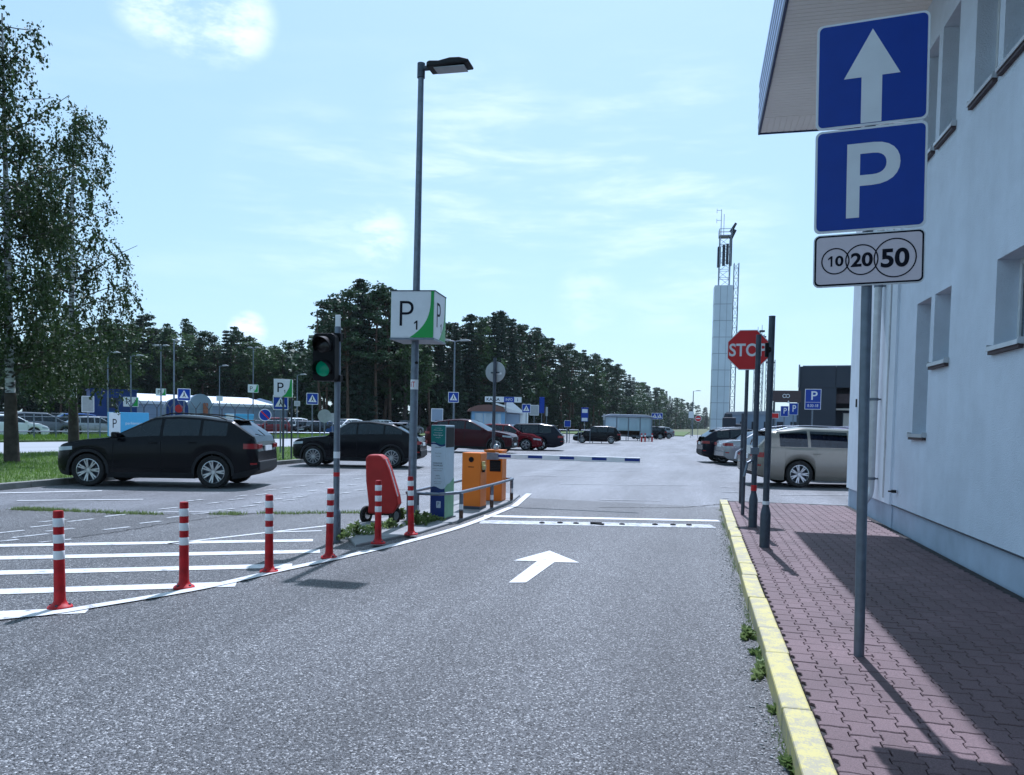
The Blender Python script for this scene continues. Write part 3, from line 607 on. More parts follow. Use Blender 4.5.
MB().box(-.06, .05, -.05, .03, 1.0, 1.10).build('clamp_box', 'galv', t, bevel=.006)
t = empty('stop_sign', (.725, 12.68, .12), RAD(-2), 'red octagonal STOP sign on a thin grey post', 'sign'); pole('post', t, 0, .04, -.02, 2.86, .028, 'galv_dark')
def octo(r_): return [(r_*math.cos(RAD(22.5+45*k)), 2.57+r_*math.sin(RAD(22.5+45*k))) for k in range(8)]
b = MB().prism(octo(.335), -.002, .010).build('sign_plate', 'sign_white', t); MB().prism(octo(.322), -.004, -.0025).build('sign_face', 'sign_red', b); text('letters', 'STOP', 'sign_white', b, 0, 2.57, -.0045, .56, .20, bold=.02)
MB().prism(octo(.333), .0105, .012).build('sign_back', 'sign_back', b)
t = empty('short_post', (.79, 14.66, .12), 0, 'short thin grey post at the far end of the yellow kerb', 'post'); pole('post', t, 0, 0, -.02, 1.62, .028, 'galv_dark')
MB().tube([(0, -.02, .98), (-.10, -.16, .92), (-.13, -.35, .80)], .02, 8).build('hand_bracket', 'galv', t, smooth=True)
# -- flexible bollards
def bollard():
    t = empty('flexible_bollard', (0, 0, 0), 0, '', 'bollard', 'red and white bollards along the white edge line')
    MB().lathe([(.088, 0), (.088, .012), (.080, .022), (.056, .034), (.044, .055), (.041, .08), (.037, .50), (.0365, .735), (.034, .748), (0, .752)], 24).build('post', 'bollard_red', t, smooth=True)
    for z in (.660, .535, .410): MB().lathe([(.0385, 0), (.0395, .002), (.0395, .064), (.0385, .066)], 24, (0, 0, z-.033)).build('reflective_band', 'bollard_white', t, smooth=True)
    for k in range(4): a = k*math.pi/2+.5; MB().cyl((.068*math.cos(a), .068*math.sin(a), .018), (.068*math.cos(a), .068*math.sin(a), .036), .010, .010, 6).build('bolt', 'galv_dark', t)
    return t
bl = [((60, 608), 'leftmost red and white bollard, nearest the camera on the edge line'), ((184, 588), 'second red and white bollard from the left on the edge line'), ((269, 572), 'third red and white bollard from the left, well before the traffic light pole'),
      ((329, 558), 'red and white bollard immediately left of the traffic light pole'), ((378, 546), 'red and white bollard standing in front of the red wheeled cart'), ((411, 537), 'red and white bollard in front of the lamp post with the P1 box')]
b0 = bollard()
for i, (p, lab) in enumerate(bl):
    o = b0 if i == 0 else copy_tree(b0); o.location = G(*p); o.rotation_euler = (RAD(random.uniform(-1.5, 1.5)), RAD((.3, .2, .0, -.4, 0, -.5)[i]), random.uniform(0, 3)); o['label'] = lab
    if i > 3: o.location.z = .03
# -- traffic light
t = empty('traffic_light', (-4.235, 8.68, 0), RAD(6), 'two-lamp traffic light showing green on a grey pole', 'traffic light')
pole('pole', t, 0, 0, 0, 2.60, .037, 'galv'); MB().lathe([(.055, 0), (.055, .34), (.048, .38), (.038, .40)], 18).build('base_sleeve', 'galv', t, smooth=True)
MB().cyl((0, 0, 1.02), (0, 0, 1.10), .0385, .0385, 16).build('sticker', 'sign_white', t); MB().cyl((0, 0, .80), (0, 0, .85), .0385, .0385, 16).build('sticker', 'sign_red', t)
hd = MB().prism(rrect(.27, .56, .05, -.10, 2.22), -.20, -.04).build('lamp_housing', 'black', t, bevel=.01)
MB().box(-.06, .05, -.05, .05, 2.42, 2.52).box(-.06, .05, -.05, .05, 1.94, 2.02).build('bracket', 'black', t, bevel=.005)
for z, mm_ in ((2.36, 'lens_dark'), (2.085, 'lens_green')):
    MB().lathe([(0, -.012), (.04, -.010), (.075, -.004), (.092, .006)], 28, (-.10, -.207, z), axis='y').build('lens', mm_, hd, smooth=True)
    v = MB(); n = 24; 
    for k in range(n):
        a0 = RAD(-35+250*k/n); a1 = RAD(-35+250*(k+1)/n); q = []
        for a in (a0, a1):
            ln = .17*(.45+.55*max(0, math.sin(a)))
            for rr in (.100, .105): q += [(-.10+rr*math.cos(a), -.20, z+rr*math.sin(a)), (-.10+rr*math.cos(a), -.20-ln, z+rr*math.sin(a)-.02)]
        v.add(q, [(0, 1, 5, 4), (2, 6, 7, 3), (1, 3, 7, 5), (0, 4, 6, 2)])
    v.build('visor', 'black', hd)
MB().box(-.03, .03, -.015, .015, 2.58, 2.74).build('sensor', 'white_paint', t, bevel=.004)
# -- red wheeled cart
t = empty('wheeled_cart', (-4.38, 10.4, .0), RAD(8), 'tall red covered cart leaning on two black wheels beside the lamp post', 'cart')
sh = MB(); prof = [(-.17, .16), (.19, .16), (.27, .30), (.25, .42), (.13, .80), (.07, .94), (.0, 1.0), (-.16, 1.0), (-.21, .95), (-.20, .62), (-.16, .30)]
sh.prism(prof, -.10, .16); o = sh.build('cover', 'cart_red', t, bevel=.03, seg=3)
MB().tube([(.09, -.105, .95), (.16, -.11, .80), (.275, -.11, .42)], .008, 6).build('piping', 'sign_white', o)
MB().box(-.19, .22, .0, .05, .13, .17).build('axle', 'black', t)
for x in (-.22, .20):
    wv = MB().lathe([(.05, -.025), (.105, -.028), (.125, -.018), (.13, 0), (.125, .018), (.105, .028), (.05, .025)], 24, (0, 0, 0), axis='y').build('wheel', 'rubber', t, smooth=True)
    wv.location = (x, .02, .13); wv.rotation_euler = (0, 0, RAD(68)); MB().lathe([(0, -.026), (.05, -.028), (.078, -.022), (.08, .022), (.05, .028), (0, .026)], 20, axis='y').build('rim', 'alloy', wv, smooth=True)
# -- lamp post with P1 box
t = empty('lamp_post', (-3.99, 10.6, .02), 0, 'tall grey lamp post carrying a white and green P1 box by the ticket pillar', 'lamp post')
t.rotation_euler = (0, RAD(.5), 0); MB().lathe([(.075, 0), (.075, .42), (.066, .46), (.060, .5), (.052, 3.0), (.040, 6.42), (0, 6.44)], 20).build('pole', 'galv', t, smooth=True)
MB().cyl((0, 0, 6.30), (0, 0, 6.50), .055, .055, 16).cyl((0, 0, 6.43), (.17, 0, 6.43), .035, .035, 12).build('arm', 'galv_dark', t, smooth=True)
hd = MB().prism([(.12, 6.39), (.72, 6.415), (.74, 6.43), (.72, 6.455), (.60, 6.49), (.46, 6.495), (.30, 6.465), (.16, 6.475), (.12, 6.455)], -.14, .14).build('lamp_head', 'plastic_dark', t, bevel=.025, seg=3)
MB().box(.22, .66, -.10, .10, 6.378, 6.392, Matrix.Translation((0, 0, .0))).build('lamp_lens', 'sign_back', hd)
bx = MB().box(-.315, .315, -.315, .315, 2.64, 3.30).build('sign_box', 'sign_white', t, bevel=.006); bx.location = (.02, .07, .03); bx.scale = (1, 1, .985); bx.rotation_euler = (0, 0, RAD(4))
MB().box(-.322, .322, -.322, .322, 2.615, 2.64).build('bottom_trim', 'galv', bx); MB().box(-.322, .322, -.322, .322, 3.30, 3.312).build('top_trim', 'galv_dark', bx)
for k, rot in enumerate((Matrix.Identity(4), Matrix.Rotation(math.pi/2, 4, 'Z'), Matrix.Rotation(math.pi, 4, 'Z'), Matrix.Rotation(-math.pi/2, 4, 'Z'))):
    arc = [(-.02+.335*(1-math.cos(RAD(90*q/12)))**1.0*0 + (.20*math.sin(RAD(90*q/12))), 2.645+.655*(1-math.cos(RAD(90*q/12)))) for q in range(13)]
    MB().prism([(.305, 2.645)] + [(.305, 3.298), (.262, 3.298)] + [(.262-.30*(q/14)**3.4, 3.298-.653*(q/14)-(0 if q < 14 else 0)) for q in range(1, 15)], -.3185, -.3158, rot.to_3x3().to_4x4()).build('green_panel', 'green', bx)
    text('letter', 'P', 'black_ink', bx, -.085, 2.985, -.3165, .20, .35, rot=rot.to_3x3(), bold=-.012); one('number', 'black_ink', bx, .05, 2.82, -.3165, .05, .13, rot=rot)
MB().cyl((0, 0, 1.92), (0, 0, 2.06), .0565, .0565, 18).build('sticker', 'sign_white', t); text('sticker_text', 'iT', 'sign_red', t, 0, 1.99, -.057, .06, .08)
MB().cyl((.02, -.03, 2.3), (.055, -.05, 2.3), .02, .02, 8).build('cable_clip', 'black', t)
# -- ticket pillar
t = empty('ticket_pillar', (-3.735, 11.0, .035), RAD(-4), 'white ticket pillar with green header and teal wave foot', 'ticket machine')
b = MB().box(-.115, .115, 0, .36, 0, 1.40).build('body', 'panel_pale', t, bevel=.006)
def wavy(z0, z1, x0=-.113, x1=.113, up=True, amp=.018):
    n = 16; xs = [x0+(x1-x0)*k/n for k in range(n+1)]
    if up: return [(x0, z1), (x1, z1)][::-1] + [(x, z0+amp*math.sin((x-x0)/(x1-x0)*5.5+.6)) for x in xs]
    return [(x0, z0), (x1, z0)] + [(x, z1+amp*math.sin((x-x0)/(x1-x0)*6.0)) for x in reversed(xs)]
MB().prism(wavy(1.13, 1.398), -.003, -.0005).build('header', 'teal', b); MB().prism(wavy(1.10, 1.14), -.002, -.0002).build('header_wave', 'navy', b)
MB().prism(wavy(.0, .47, up=False), -.003, -.0005).build('foot_panel', 'navy', b); MB().prism(wavy(.0, .42, up=False, amp=-.02), -.0045, -.0032).build('foot_wave', 'deep_blue', b)
for z, w_, h_ in ((1.355, .10, .010), (1.325, .14, .012), (1.285, .12, .010), (1.25, .15, .018), (1.215, .08, .010)): text('small_print', 'Parkimise tingimused' if w_ > .11 else 'Lennujaam', 'sign_white', b, .0, z, -.0035, w_, h_*1.3)
for z, s, w_, h_ in ((1.07, 'PARKIMINE', .10, .016), (.985, 'Tasuta 10 min', .10, .013), (.94, 'tund', .07, .012), (.835, 'PARKIMISE', .14, .022), (.80, 'TINGIMUSED', .16, .022), (.755, 'piletiga ja mobiiliga', .17, .012), (.725, 'makseautomaadis', .13, .012), (.65, 'INFO', .06, .018), (.61, 'ja ABI', .09, .018), (.56, 'helista numbril', .12, .012), (.53, 'avatud 24 h', .10, .012)): text('notice_text', s, 'black_ink', b, 0, z, -.001, w_, h_)
MB().prism(rrect(.07, .10, .008, .02, .22), -.0065, -.0046).build('symbol_plate', 'panel_pale', b); text('symbol', 'P', 'navy', b, .02, .23, -.0068, .03, .05)
R90 = Matrix.Rotation(math.pi/2, 4, 'Z')
def side(mb, ys, zs, x=.1165, th=.002): return mb.prism([(a, z) for a, z in zip(ys, zs)], -x-th, -x, R90)
side(MB(), [.02, .34, .34, .02], [1.07, 1.07, 1.37, 1.37]).build('side_window', 'plastic_dark', b, None)
side(MB(), [.0, .36, .36, .30, .2, .1, .0], [.0, .0, .60, .58, .53, .52, .47]).build('side_wave', 'pale_green', b)
MB().box(-.14, .14, -.03, .40, 0, .02).build('base_plate', 'galv_dark', t)
# -- barrier cabinets and boom
t = empty('barrier_cabinet', (-3.66, 12.5, .035), RAD(-3), 'orange barrier cabinet with round black lock, nearer of the two', 'cabinet')
b = MB().box(-.165, .165, 0, .34, .02, .945).build('body', 'orange', t, bevel=.018, seg=3)
MB().box(-.165, .165, -.002, .34, 0, .05).build('foot', 'galv_dark', t); MB().lathe([(0, -.012), (.038, -.012), (.045, -.004), (.045, .006)], 20, (.0, 0, .83), axis='y').build('lock', 'black', b, smooth=True)
MB().box(-.05, .05, -.004, .0, .70, .712).build('slot', 'black', b); MB().box(-.13, .15, -.003, .0, .08, .66).build('door', 'orange', b, bevel=.002)
MB().box(.166, .21, .06, .16, .66, .74).box(.166, .19, .04, .18, .72, .80).build('bracket', 'paint_yellow', b, bevel=.008); MB().box(.166, .20, .08, .14, .62, .67).build('hinge', 'black', b)
t = empty('barrier_machine', (-3.67, 13.95, .035), 0, 'orange barrier machine with grille, farther of the two, holding the boom', 'barrier')
b = MB().box(-.175, .175, .02, .36, .0, .92).build('body', 'orange', t, bevel=.012); MB().box(-.18, .18, .01, .37, .92, .95).build('lid', 'orange', t, bevel=.01)
MB().box(-.06, .15, .008, .022, .55, .76).build('grille', 'black', b, bevel=.004)
[MB().box(-.05, .14, .0, .007, .57+k*.03, .583+k*.03).build('slat', 'plastic_dark', b) for k in range(6)]
MB().lathe([(.05, 0), (.055, .04), (.045, .08), (.02, .105), (0, .11)], 18, (.03, .12, .95)).build('dome_light', 'light_clear', t, smooth=True)
bm_ = MB().box(-.10, 2.70, -.055, -.02, .79, .885).build('boom', 'bollard_white', t, bevel=.008); bm_.location = (0, 0, 0)
for k in range(5): x = .09+k*.585; MB().box(x, x+.265, -.0575, -.0552, .818, .868).build('blue_stripe', 'barrier_blue', bm_)
MB().box(-.12, .12, -.07, -.015, .77, .90).build('boom_clamp', 'galv', t, bevel=.008)
# -- round sign seen from behind
t = empty('round_sign', (-3.90, 14.85, .035), RAD(-5), 'round sign seen from behind on a grey post above the orange barrier', 'sign'); pole('post', t, 0, 0, 0, 2.72, .032, 'galv_dark')
b = MB().lathe([(0, .0), (.19, .0), (.205, .003), (.205, .012), (.19, .015), (0, .015)], 40, (0, .035, 2.45), axis='y').build('sign_disc', 'sign_back', t, smooth=True); MB().box(-.09, .09, .02, .036, 2.42, 2.45).build('clamp', 'galv_dark', b); MB().box(.03, .13, .030, .034, 2.40, 2.44).build('sticker', 'sign_white', b)
MB().lathe([(.05, 0), (.055, .05), (.04, .08), (.032, .1)], 16, (0, 0, 0)).build('base_sleeve', 'galv', t, smooth=True)
# -- guard rail loop
t = empty('guard_rail', (-3.6, 12.6, .035), 0, 'low steel tube rail looping round the ticket pillar and orange cabinets', 'rail')
def L(p): return (p[0]+3.6, p[1]-12.6, p[2])
path = [(-4.12, 10.75, .40), (-3.93, 10.72, .40), (-3.62, 10.72, .40), (-3.42, 11.1, .40), (-3.36, 12.8, .40), (-3.36, 14.28, .40), (-3.44, 14.42, .40), (-4.05, 14.42, .40), (-4.12, 14.3, .40), (-4.12, 10.95, .40), (-4.12, 10.75, .40)]
MB().tube([L(p) for p in path], .024, 12).build('top_rail', 'galv', t, smooth=True)
for (x, y) in ((-3.40, 11.12), (-3.36, 12.75), (-3.36, 14.2), (-4.12, 14.2), (-4.12, 12.6), (-4.12, 10.95), (-3.95, 10.72)):
    p = MB().cyl(L((x, y, 0)), L((x, y, .39)), .030, .030, 12).build('leg', 'galv', t, smooth=True); MB().lathe([(.0306, 0), (.0315, .004), (.0315, .10), (.0306, .115)], 12, L((x, y, .02))).build('rust_band', 'bark_pine', p, smooth=True); MB().lathe([(.0306, 0), (.0315, .002), (.0315, .07), (.0306, .08)], 12, L((x, y, .15))).build('reflector', 'sign_white', p, smooth=True)

# ================================================================== CARS
def interp(x, pts):
    xs = [p[0] for p in pts]; ys = [p[1] for p in pts]
    return float(np.interp(x, xs, ys))
def smooth_prof(pts, r=.07):
    def f(x):
        return sum(interp(x+d*r, pts)*w_ for d, w_ in ((-1, .2), (-.5, .2), (0, .2), (.5, .2), (1, .2)))
    return f
def wheel(R_, width, spokes, rimcol='alloy', rimr=.70):
    tyre = MB().lathe([(R_*rimr, -width*.42), (R_*.90, -width*.50), (R_*.975, -width*.44), (R_, -width*.30), (R_, width*.30), (R_*.975, width*.44), (R_*.90, width*.50), (R_*rimr, width*.42)], 36, axis='y')
    rim = MB().lathe([(R_*rimr, -width*.42), (R_*(rimr-.035), -width*.44), (R_*(rimr-.05), -width*.30), (R_*(rimr-.06), width*.1)], 36, axis='y')
    hub = MB().lathe([(0, -width*.36), (R_*.11, -width*.36), (R_*.14, -width*.26), (R_*.14, width*.1)], 20, axis='y')
    rim.v += [];  o = len(rim.v); rim.v += hub.v; rim.f += [tuple(i+o for i in f) for f in hub.f]
    for k in range(spokes):
        a = 2*math.pi*k/spokes
        for da in ((-.13, .13) if spokes <= 7 else (0,)):
            M = Matrix.Rotation(a, 4, 'Y'); ww = R_*(.085 if spokes <= 7 else .05)
            x0, x1 = R_*.10, R_*(rimr-.04); dz = (x1)*da*(1 if spokes <= 7 else 0)
            vs = [(x0, -width*.34, -ww*.6), (x0, -width*.34, ww*.6), (x1, -width*.38, ww*.45+dz), (x1, -width*.38, -ww*.45+dz), (x0, -width*.15, -ww*.6), (x0, -width*.15, ww*.6), (x1, -width*.20, ww*.45+dz), (x1, -width*.20, -ww*.45+dz)]
            rim.add([M @ Vector(v) for v in vs], [(0, 1, 2, 3), (4, 7, 6, 5), (0, 3, 7, 4), (1, 5, 6, 2), (2, 6, 7, 3)])
    disc_ = MB().lathe([(0, width*.05), (R_*(rimr-.06), width*.05)], 24, axis='y')
    return tyre, rim, disc_
def make_car(name, label, cat, paint_, L=4.6, Wd=1.86, H=1.65, wb=2.8, fo=.88, R_=.355, clr=.20, hood=1.02, nose=.86, belt=(1.00, 1.08), ws=(1.02, .28), rw=(1.75, 2.18), pil=(.05, -.95, -1.75), roof=None, tailz=None, deck=None,
             clad=True, rails=False, spokes=6, detail=True, tint=None, sedan=False):
    """body lofted through cross-sections; local +x is forward, origin on the ground under the middle.
    ws: x of windscreen foot / head; rw: distance behind the middle of the rear glass head / foot"""
    t = empty(name, (0, 0, 0), 0, label, cat); hl = L/2; xf = hl-fo; xr = xf-wb
    w0, w1 = ws; r0, r1 = -rw[0], -rw[1]; tailz = tailz or .98
    roof = roof or [(r0, H-.10), ((r0+w1)/2-.3, H), (w1, H-.03)]
    if sedan: top = [(-hl, .70), (-hl+.05, .92), (-hl+.12, tailz), (r1, deck)] + roof + [(w0, hood), (w0+.55, hood-.05), (hl-.32, nose), (hl-.12, nose-.055), (hl-.03, nose-.13), (hl, nose-.24)]
    else: top = [(-hl, .72), (-hl+.04, tailz), (r1, tailz+.06)] + roof + [(w0, hood), (w0+.55, hood-.05), (hl-.32, nose), (hl-.12, nose-.055), (hl-.03, nose-.13), (hl, nose-.24)]
    ftop = smooth_prof(top, .05)
    beltf = lambda x: interp(x, [(-hl, belt[1]), (0, (belt[0]+belt[1])/2), (w0, belt[0]), (hl, belt[0]-.12)])
    AR = R_*1.14
    def bot(x):
        z = interp(x, [(-hl, clr+.20), (-hl+.12, clr+.10), (-hl+.5, clr), (hl-.55, clr), (hl-.12, clr+.05), (hl, clr+.16)])
        for xc in (xf, xr):
            if abs(x-xc) < AR: z = max(z, R_+math.sqrt(max(0, AR*AR-(x-xc)**2))*.98-.0)
        return z
    def halfw(x):
        u = 0
        e = hl-abs(x); k = .42 if x > 0 else .34
        if e < k: u = (1-e/k)**2.4
        return Wd/2*(1-(.19 if x > 0 else .15)*u)*(1-.03*abs(x/hl)**2)
    xs = set([-hl, -hl+.02, -hl+.05, -hl+.1, -hl+.17, hl, hl-.02, hl-.05, hl-.1, hl-.17, hl-.26])
    for xc in (xf, xr):
        for k in range(15): a = math.pi*k/14; xs.add(round(xc+AR*math.cos(a)*.9999, 4))
        xs.add(xc-AR-.004); xs.add(xc+AR+.004)
    pb = sorted([w0, w1, r0, r1] + [p for p in pil]); xs |= {w0, w1, r0, r1} | {p-.035 for p in pil} | {p+.035 for p in pil}
    xg = np.linspace(-hl+.17, hl-.3, 34)
    for x in xg:
        if min(abs(x-q) for q in xs) > .045: xs.add(float(x))
    xs = sorted(xs)
    def section(x):
        zb, zt, hw = bot(x), ftop(x), halfw(x); bz = min(beltf(x), zt-.035)
        tg = max(0, min(1, (zt-bz-.04)/(H-beltf(x)-.04))); wr = hw*(.965-.205*tg-(.0 if tg > .1 else 0)); g = bz
        zl = lambda f: zb+(g-zb)*f
        full = clr+.0; h = lambda z: max(z, zb+.012)
        a = [(0, zb), (hw*.80, zb), (hw*.955, zb+.004), (hw*.985, h(min(zl(.14), 9))), (hw*1.0, h(zl(.34))), (hw*1.0, h(zl(.60))), (hw*.992, h(zl(.80))), (hw*.972, g-.022), (hw*.955, g)]
        zz = [zb+.0, zb+.0, zb+.004, zb+max(.012, (g-zb)*.14)]
        rail = zt-.035-.03*tg
        a += [(hw*.948, g+(rail-g)*.06), (hw*.955+(wr-hw*.955)*.5+.012*tg, g+(rail-g)*.5), (wr+.012*tg, g+(rail-g)*.93), (wr-.008, rail+.012), (wr*.88, zt-.010), (wr*.5, zt), (0, zt+.004)]
        return a
    secs = [section(x) for x in xs]; M = len(secs[0])
    V = []; idx = {}
    for sgn in (1, -1):
        for i, x in enumerate(xs):
            for j, (yy, zz) in enumerate(secs[i]):
                if j in (0, M-1) and sgn == -1: idx[(sgn, i, j)] = idx[(1, i, j)]; continue
                idx[(sgn, i, j)] = len(V); V.append((x, sgn*yy, zz))
    groups = {'body': [], 'windscreen': [], 'rear_window': [], 'side': {}, 'under': [], 'clad': []}
    doors = sorted(pil, reverse=True); wins = []
    ends = [w0-.12] + doors
    def inband(x0, x1, a, b): return x0 >= b-1e-4 and x1 <= a+1e-4
    for i in range(len(xs)-1):
        x0, x1 = xs[i], xs[i+1]; xm = (x0+x1)/2
        for sgn in (1, -1):
            for j in range(M-1):
                f = (idx[(sgn, i, j)], idx[(sgn, i+1, j)], idx[(sgn, i+1, j+1)], idx[(sgn, i, j+1)])
                if sgn == 1: f = f[::-1]
                zt = ftop(xm); glassy = zt-beltf(xm) > .10
                tgt = 'body'
                if j < 2: tgt = 'under'
                elif 13 <= j and w1-.001 <= xm <= w0+.0 : tgt = 'windscreen'
                elif 13 <= j and r1+.0 <= xm <= r0+.02: tgt = 'rear_window'
                elif 9 <= j < 11 and glassy and not any(abs(xm-p) < .034 for p in pil) and r1+.22 < xm < w0-.10:
                    tgt = 'side'
                elif clad and j == 2: tgt = 'clad'
                if tgt == 'side' and sum(1 for p in pil if xm < p) == len(pil): tgt = 'body'
                if tgt == 'side':
                    k = sum(1 for p in pil if xm < p); groups['side'].setdefault((sgn, k), []).append(f)
                else: groups[tgt].append(f)
    n = len(xs)-1
    for i in (0, n):
        cap = [idx[(1, i, j)] for j in range(M)] + [idx[(-1, i, j)] for j in range(M-2, 0, -1)]
        groups['body'].append(tuple(cap if i == 0 else cap[::-1]))
    def sub(name_, faces, m_, parent, off=0.0, smooth=True, ang=32):
        used = sorted({i for f in faces for i in f}); mp = {a: b for b, a in enumerate(used)}; me = bpy.data.meshes.new(name_)
        me.from_pydata([V[i] for i in used], [], [tuple(mp[i] for i in f) for f in faces]); me.update(); me.materials.append(MATS[m_])
        if smooth: me.polygons.foreach_set('use_smooth', [True]*len(me.polygons)); me.set_sharp_from_angle(angle=RAD(ang))
        if off:
            me.update(); vn = [v.normal.copy() for v in me.vertices]
            for v, q in zip(me.vertices, vn): v.co += q*off
        o = bpy.data.objects.new(name_, me); C.objects.link(o); o.parent = parent; return o
    body = sub('body', groups['body'], paint_, t)
    sub('underbody', groups['under'], 'black', t)
    if groups['clad']: sub('sill_cladding', groups['clad'], 'plastic_dark', t)
    sub('windscreen', groups['windscreen'], 'car_glass', t); sub('rear_window', groups['rear_window'], 'car_glass', t)
    for (sgn, k), fs in groups['side'].items(): sub('side_window', fs, 'car_glass', t)
    # cabin: floor, seats
    MB().box(r1+.25, w0-.05, -Wd*.42, Wd*.42, clr+.12, clr+.16).box(w0-.35, w0+.15, -Wd*.40, Wd*.40, .70, beltf(w0)-.06).box(r1+.12, r0+.05, -Wd*.42, Wd*.42, .4, belt[1]-.08).build('cabin', 'black', t)
    for (x, ys) in ((w1-.25, (-.38, .38)), (w1-1.15, (-.42, 0, .42))):
        for y in ys:
            s = MB(); s.box(x-.08, x+.42, y-.22, y+.22, .42, .60); s.box(-.10, .02, -.21, .21, 0, .58, Matrix.Translation((x-.05, y, .55)) @ Matrix.Rotation(-.25, 4, 'Y')); s.box(-.05, .02, -.12, .12, .60, .78, Matrix.Translation((x-.05, y, .56)) @ Matrix.Rotation(-.20, 4, 'Y'))
            s.build('seat', 'plastic_dark', t, bevel=.03)
    def surf(x, z):
        s = section(x)[2:9]; zs = [q[1] for q in s]; ys = [q[0] for q in s]; return float(np.interp(z, zs, ys))
    def patch(name_, m_, x0, x1, zl, zh, parent, sides=(1, -1), off=.006, nx=8, nz=3):
        for sg in sides:
            mb = MB(); vs = []
            for a in range(nx+1):
                for b in range(nz+1):
                    x = x0+(x1-x0)*a/nx; lo_ = zl(a/nx) if callable(zl) else zl; hi_ = zh(a/nx) if callable(zh) else zh; z = lo_+(hi_-lo_)*b/nz; vs.append((x, sg*(surf(min(max(x, -hl), hl), z)+off), z))
            mb.add(vs, [(a*(nz+1)+b, (a+1)*(nz+1)+b, (a+1)*(nz+1)+b+1, a*(nz+1)+b+1) for a in range(nx) for b in range(nz)])
            mb.build(name_, m_, parent, smooth=True)
    # lamps wrap the corners
    patch('headlight', 'light_clear', hl-.42, hl-.015, lambda u: nose-.19-.04*u, lambda u: nose-.11-.03*u, t, off=.008)
    z0 = tailz
    patch('tail_light', 'light_red', -hl+.012, -hl+.30, z0-.21, z0-.09, t, off=.008)
    patch('rear_reflector', 'light_red', -hl+.02, -hl+.15, clr+.34, clr+.38, body, off=.006, nz=1)
    for sg in (1, -1):   # rear face of the tail light
        y1 = halfw(-hl+.02); MB().box(-hl-.012, -hl+.02, sg*y1*.60, sg*y1*.97, z0-.21, z0-.10).build('tail_light', 'light_red', t, bevel=.01)
        MB().box(hl-.03, hl+.006, sg*halfw(hl)*.62, sg*halfw(hl)*.96, nose-.24, nose-.34).build('headlight', 'light_clear', t, bevel=.01)
    b2 = MB().box(-hl-.025, -hl+.08, -halfw(-hl)*.94, halfw(-hl)*.94, clr+.20, clr+.42).build('rear_bumper', 'plastic_dark' if clad else paint_, t, bevel=.03, seg=3)
    b3 = MB().box(hl-.08, hl+.02, -halfw(hl)*.92, halfw(hl)*.92, clr+.12, clr+.34).build('front_bumper', 'plastic_dark' if clad else paint_, t, bevel=.03, seg=3)
    MB().box(hl-.02, hl+.012, -.42, .42, nose-.42, nose-.20).build('grille', 'black', t, bevel=.01)
    MB().box(-hl-.020, -hl+.005, -.26, .26, z0-.26, z0-.14).build('number_plate', 'plate', t)
    MB().box(hl+.01, hl+.026, -.26, .26, clr+.20, clr+.31).build('number_plate', 'plate', t)
    # wheel arches
    if clad:
        for xc in (xf, xr):
            for sg in (1, -1):
                ar = MB(); vs = []; nn = 20
                for k in range(nn+1):
                    a = RAD(-8)+RAD(196)*k/nn
                    for rr, of in ((AR*.985, .0), (AR*.985, .014), (AR+.055, .014), (AR+.06, .0)):
                        x = xc+rr*math.cos(a); z = R_+rr*math.sin(a); z = max(z, clr+.02); vs.append((x, sg*(halfw(x)*.995+of), z))
                ar.add(vs, [(4*k+q, 4*k+q+1, 4*k+q+5, 4*k+q+4) for k in range(nn) for q in range(3)]); ar.build('wheel_arch', 'plastic_dark', t, smooth=True)
    ty, ri, di = wheel(R_, .225, spokes)
    for xc in (xf, xr):
        for sg in (1, -1):
            a = ty.build('wheel', 'rubber', t, smooth=True); a.location = (xc, sg*(Wd/2-.125), R_); a.rotation_euler = (0, 0, 0 if sg == -1 else math.pi)
            ri.build('rim', 'alloy', a, smooth=True); di.build('brake_disc', 'galv_dark', a)
    # mirrors, door seams, handles, rails
    for sg in (1, -1):
        y = halfw(w0-.1)*.96; mr = MB().box(-.07, .07, sg*.03, sg*.22, -.06, .08).build('mirror', paint_, t, bevel=.035, seg=3); mr.location = (w0-.22, sg*y, beltf(w0)+.07)
    for sg in (1, -1):
        for k, x in enumerate(ends):
            if x < xr+AR*.7: continue
            q = [(x+.0, sg*(surf(x, z)+.0025), z) for z in np.linspace(clr+.10, beltf(x)-.01, 7)]
            sm = MB(); sm.v = [(a[0]-.008, a[1], a[2]) for a in q] + [(a[0]+.008, a[1], a[2]) for a in q]; sm.f = [(i, i+7, i+8, i+1) for i in range(6)]; sm.build('door_seam', 'black', body)
        for k, x in enumerate(ends[:-1]):
            if x-.9 < xr+.05 and k > 1: continue
            xh = ends[k+1]+.17; z = beltf(xh)-.13
            if xh < xr-.1: continue
            MB().box(xh-.09, xh+.09, sg*(surf(xh, z)+.004), sg*(surf(xh, z)+.035), z-.014, z+.014).build('door_handle', paint_, body, bevel=.008)
        patch('crease', 'black' if clad else paint_, xf-AR-.05, xr+AR+.05, clr+.22, clr+.235, body, sides=(sg,), off=.004, nz=1)
    if rails:
        for sg in (1, -1):
            pts = [(x, sg*(section(x)[12][0]-.03), section(x)[13][1]+(.045 if 0 < k < 7 else .0)) for k, x in enumerate(np.linspace(r0+.12, w1-.12, 8))]
            MB().tube(pts, .014, 8).build('roof_rail', 'galv' if rails == 1 else 'black', t, smooth=True)
    sp = MB().box(r0-.14, r0+.02, -Wd*.30, Wd*.30, H-.125, H-.095) if not sedan else None
    if sp: sp.build('roof_spoiler', paint_, t, bevel=.012)
    if not sedan and detail: MB().tube([(r1+.02, .0, tailz+.09), (r1+.12, .20, tailz+.22)], .010, 6).build('rear_wiper', 'black', t)
    return t
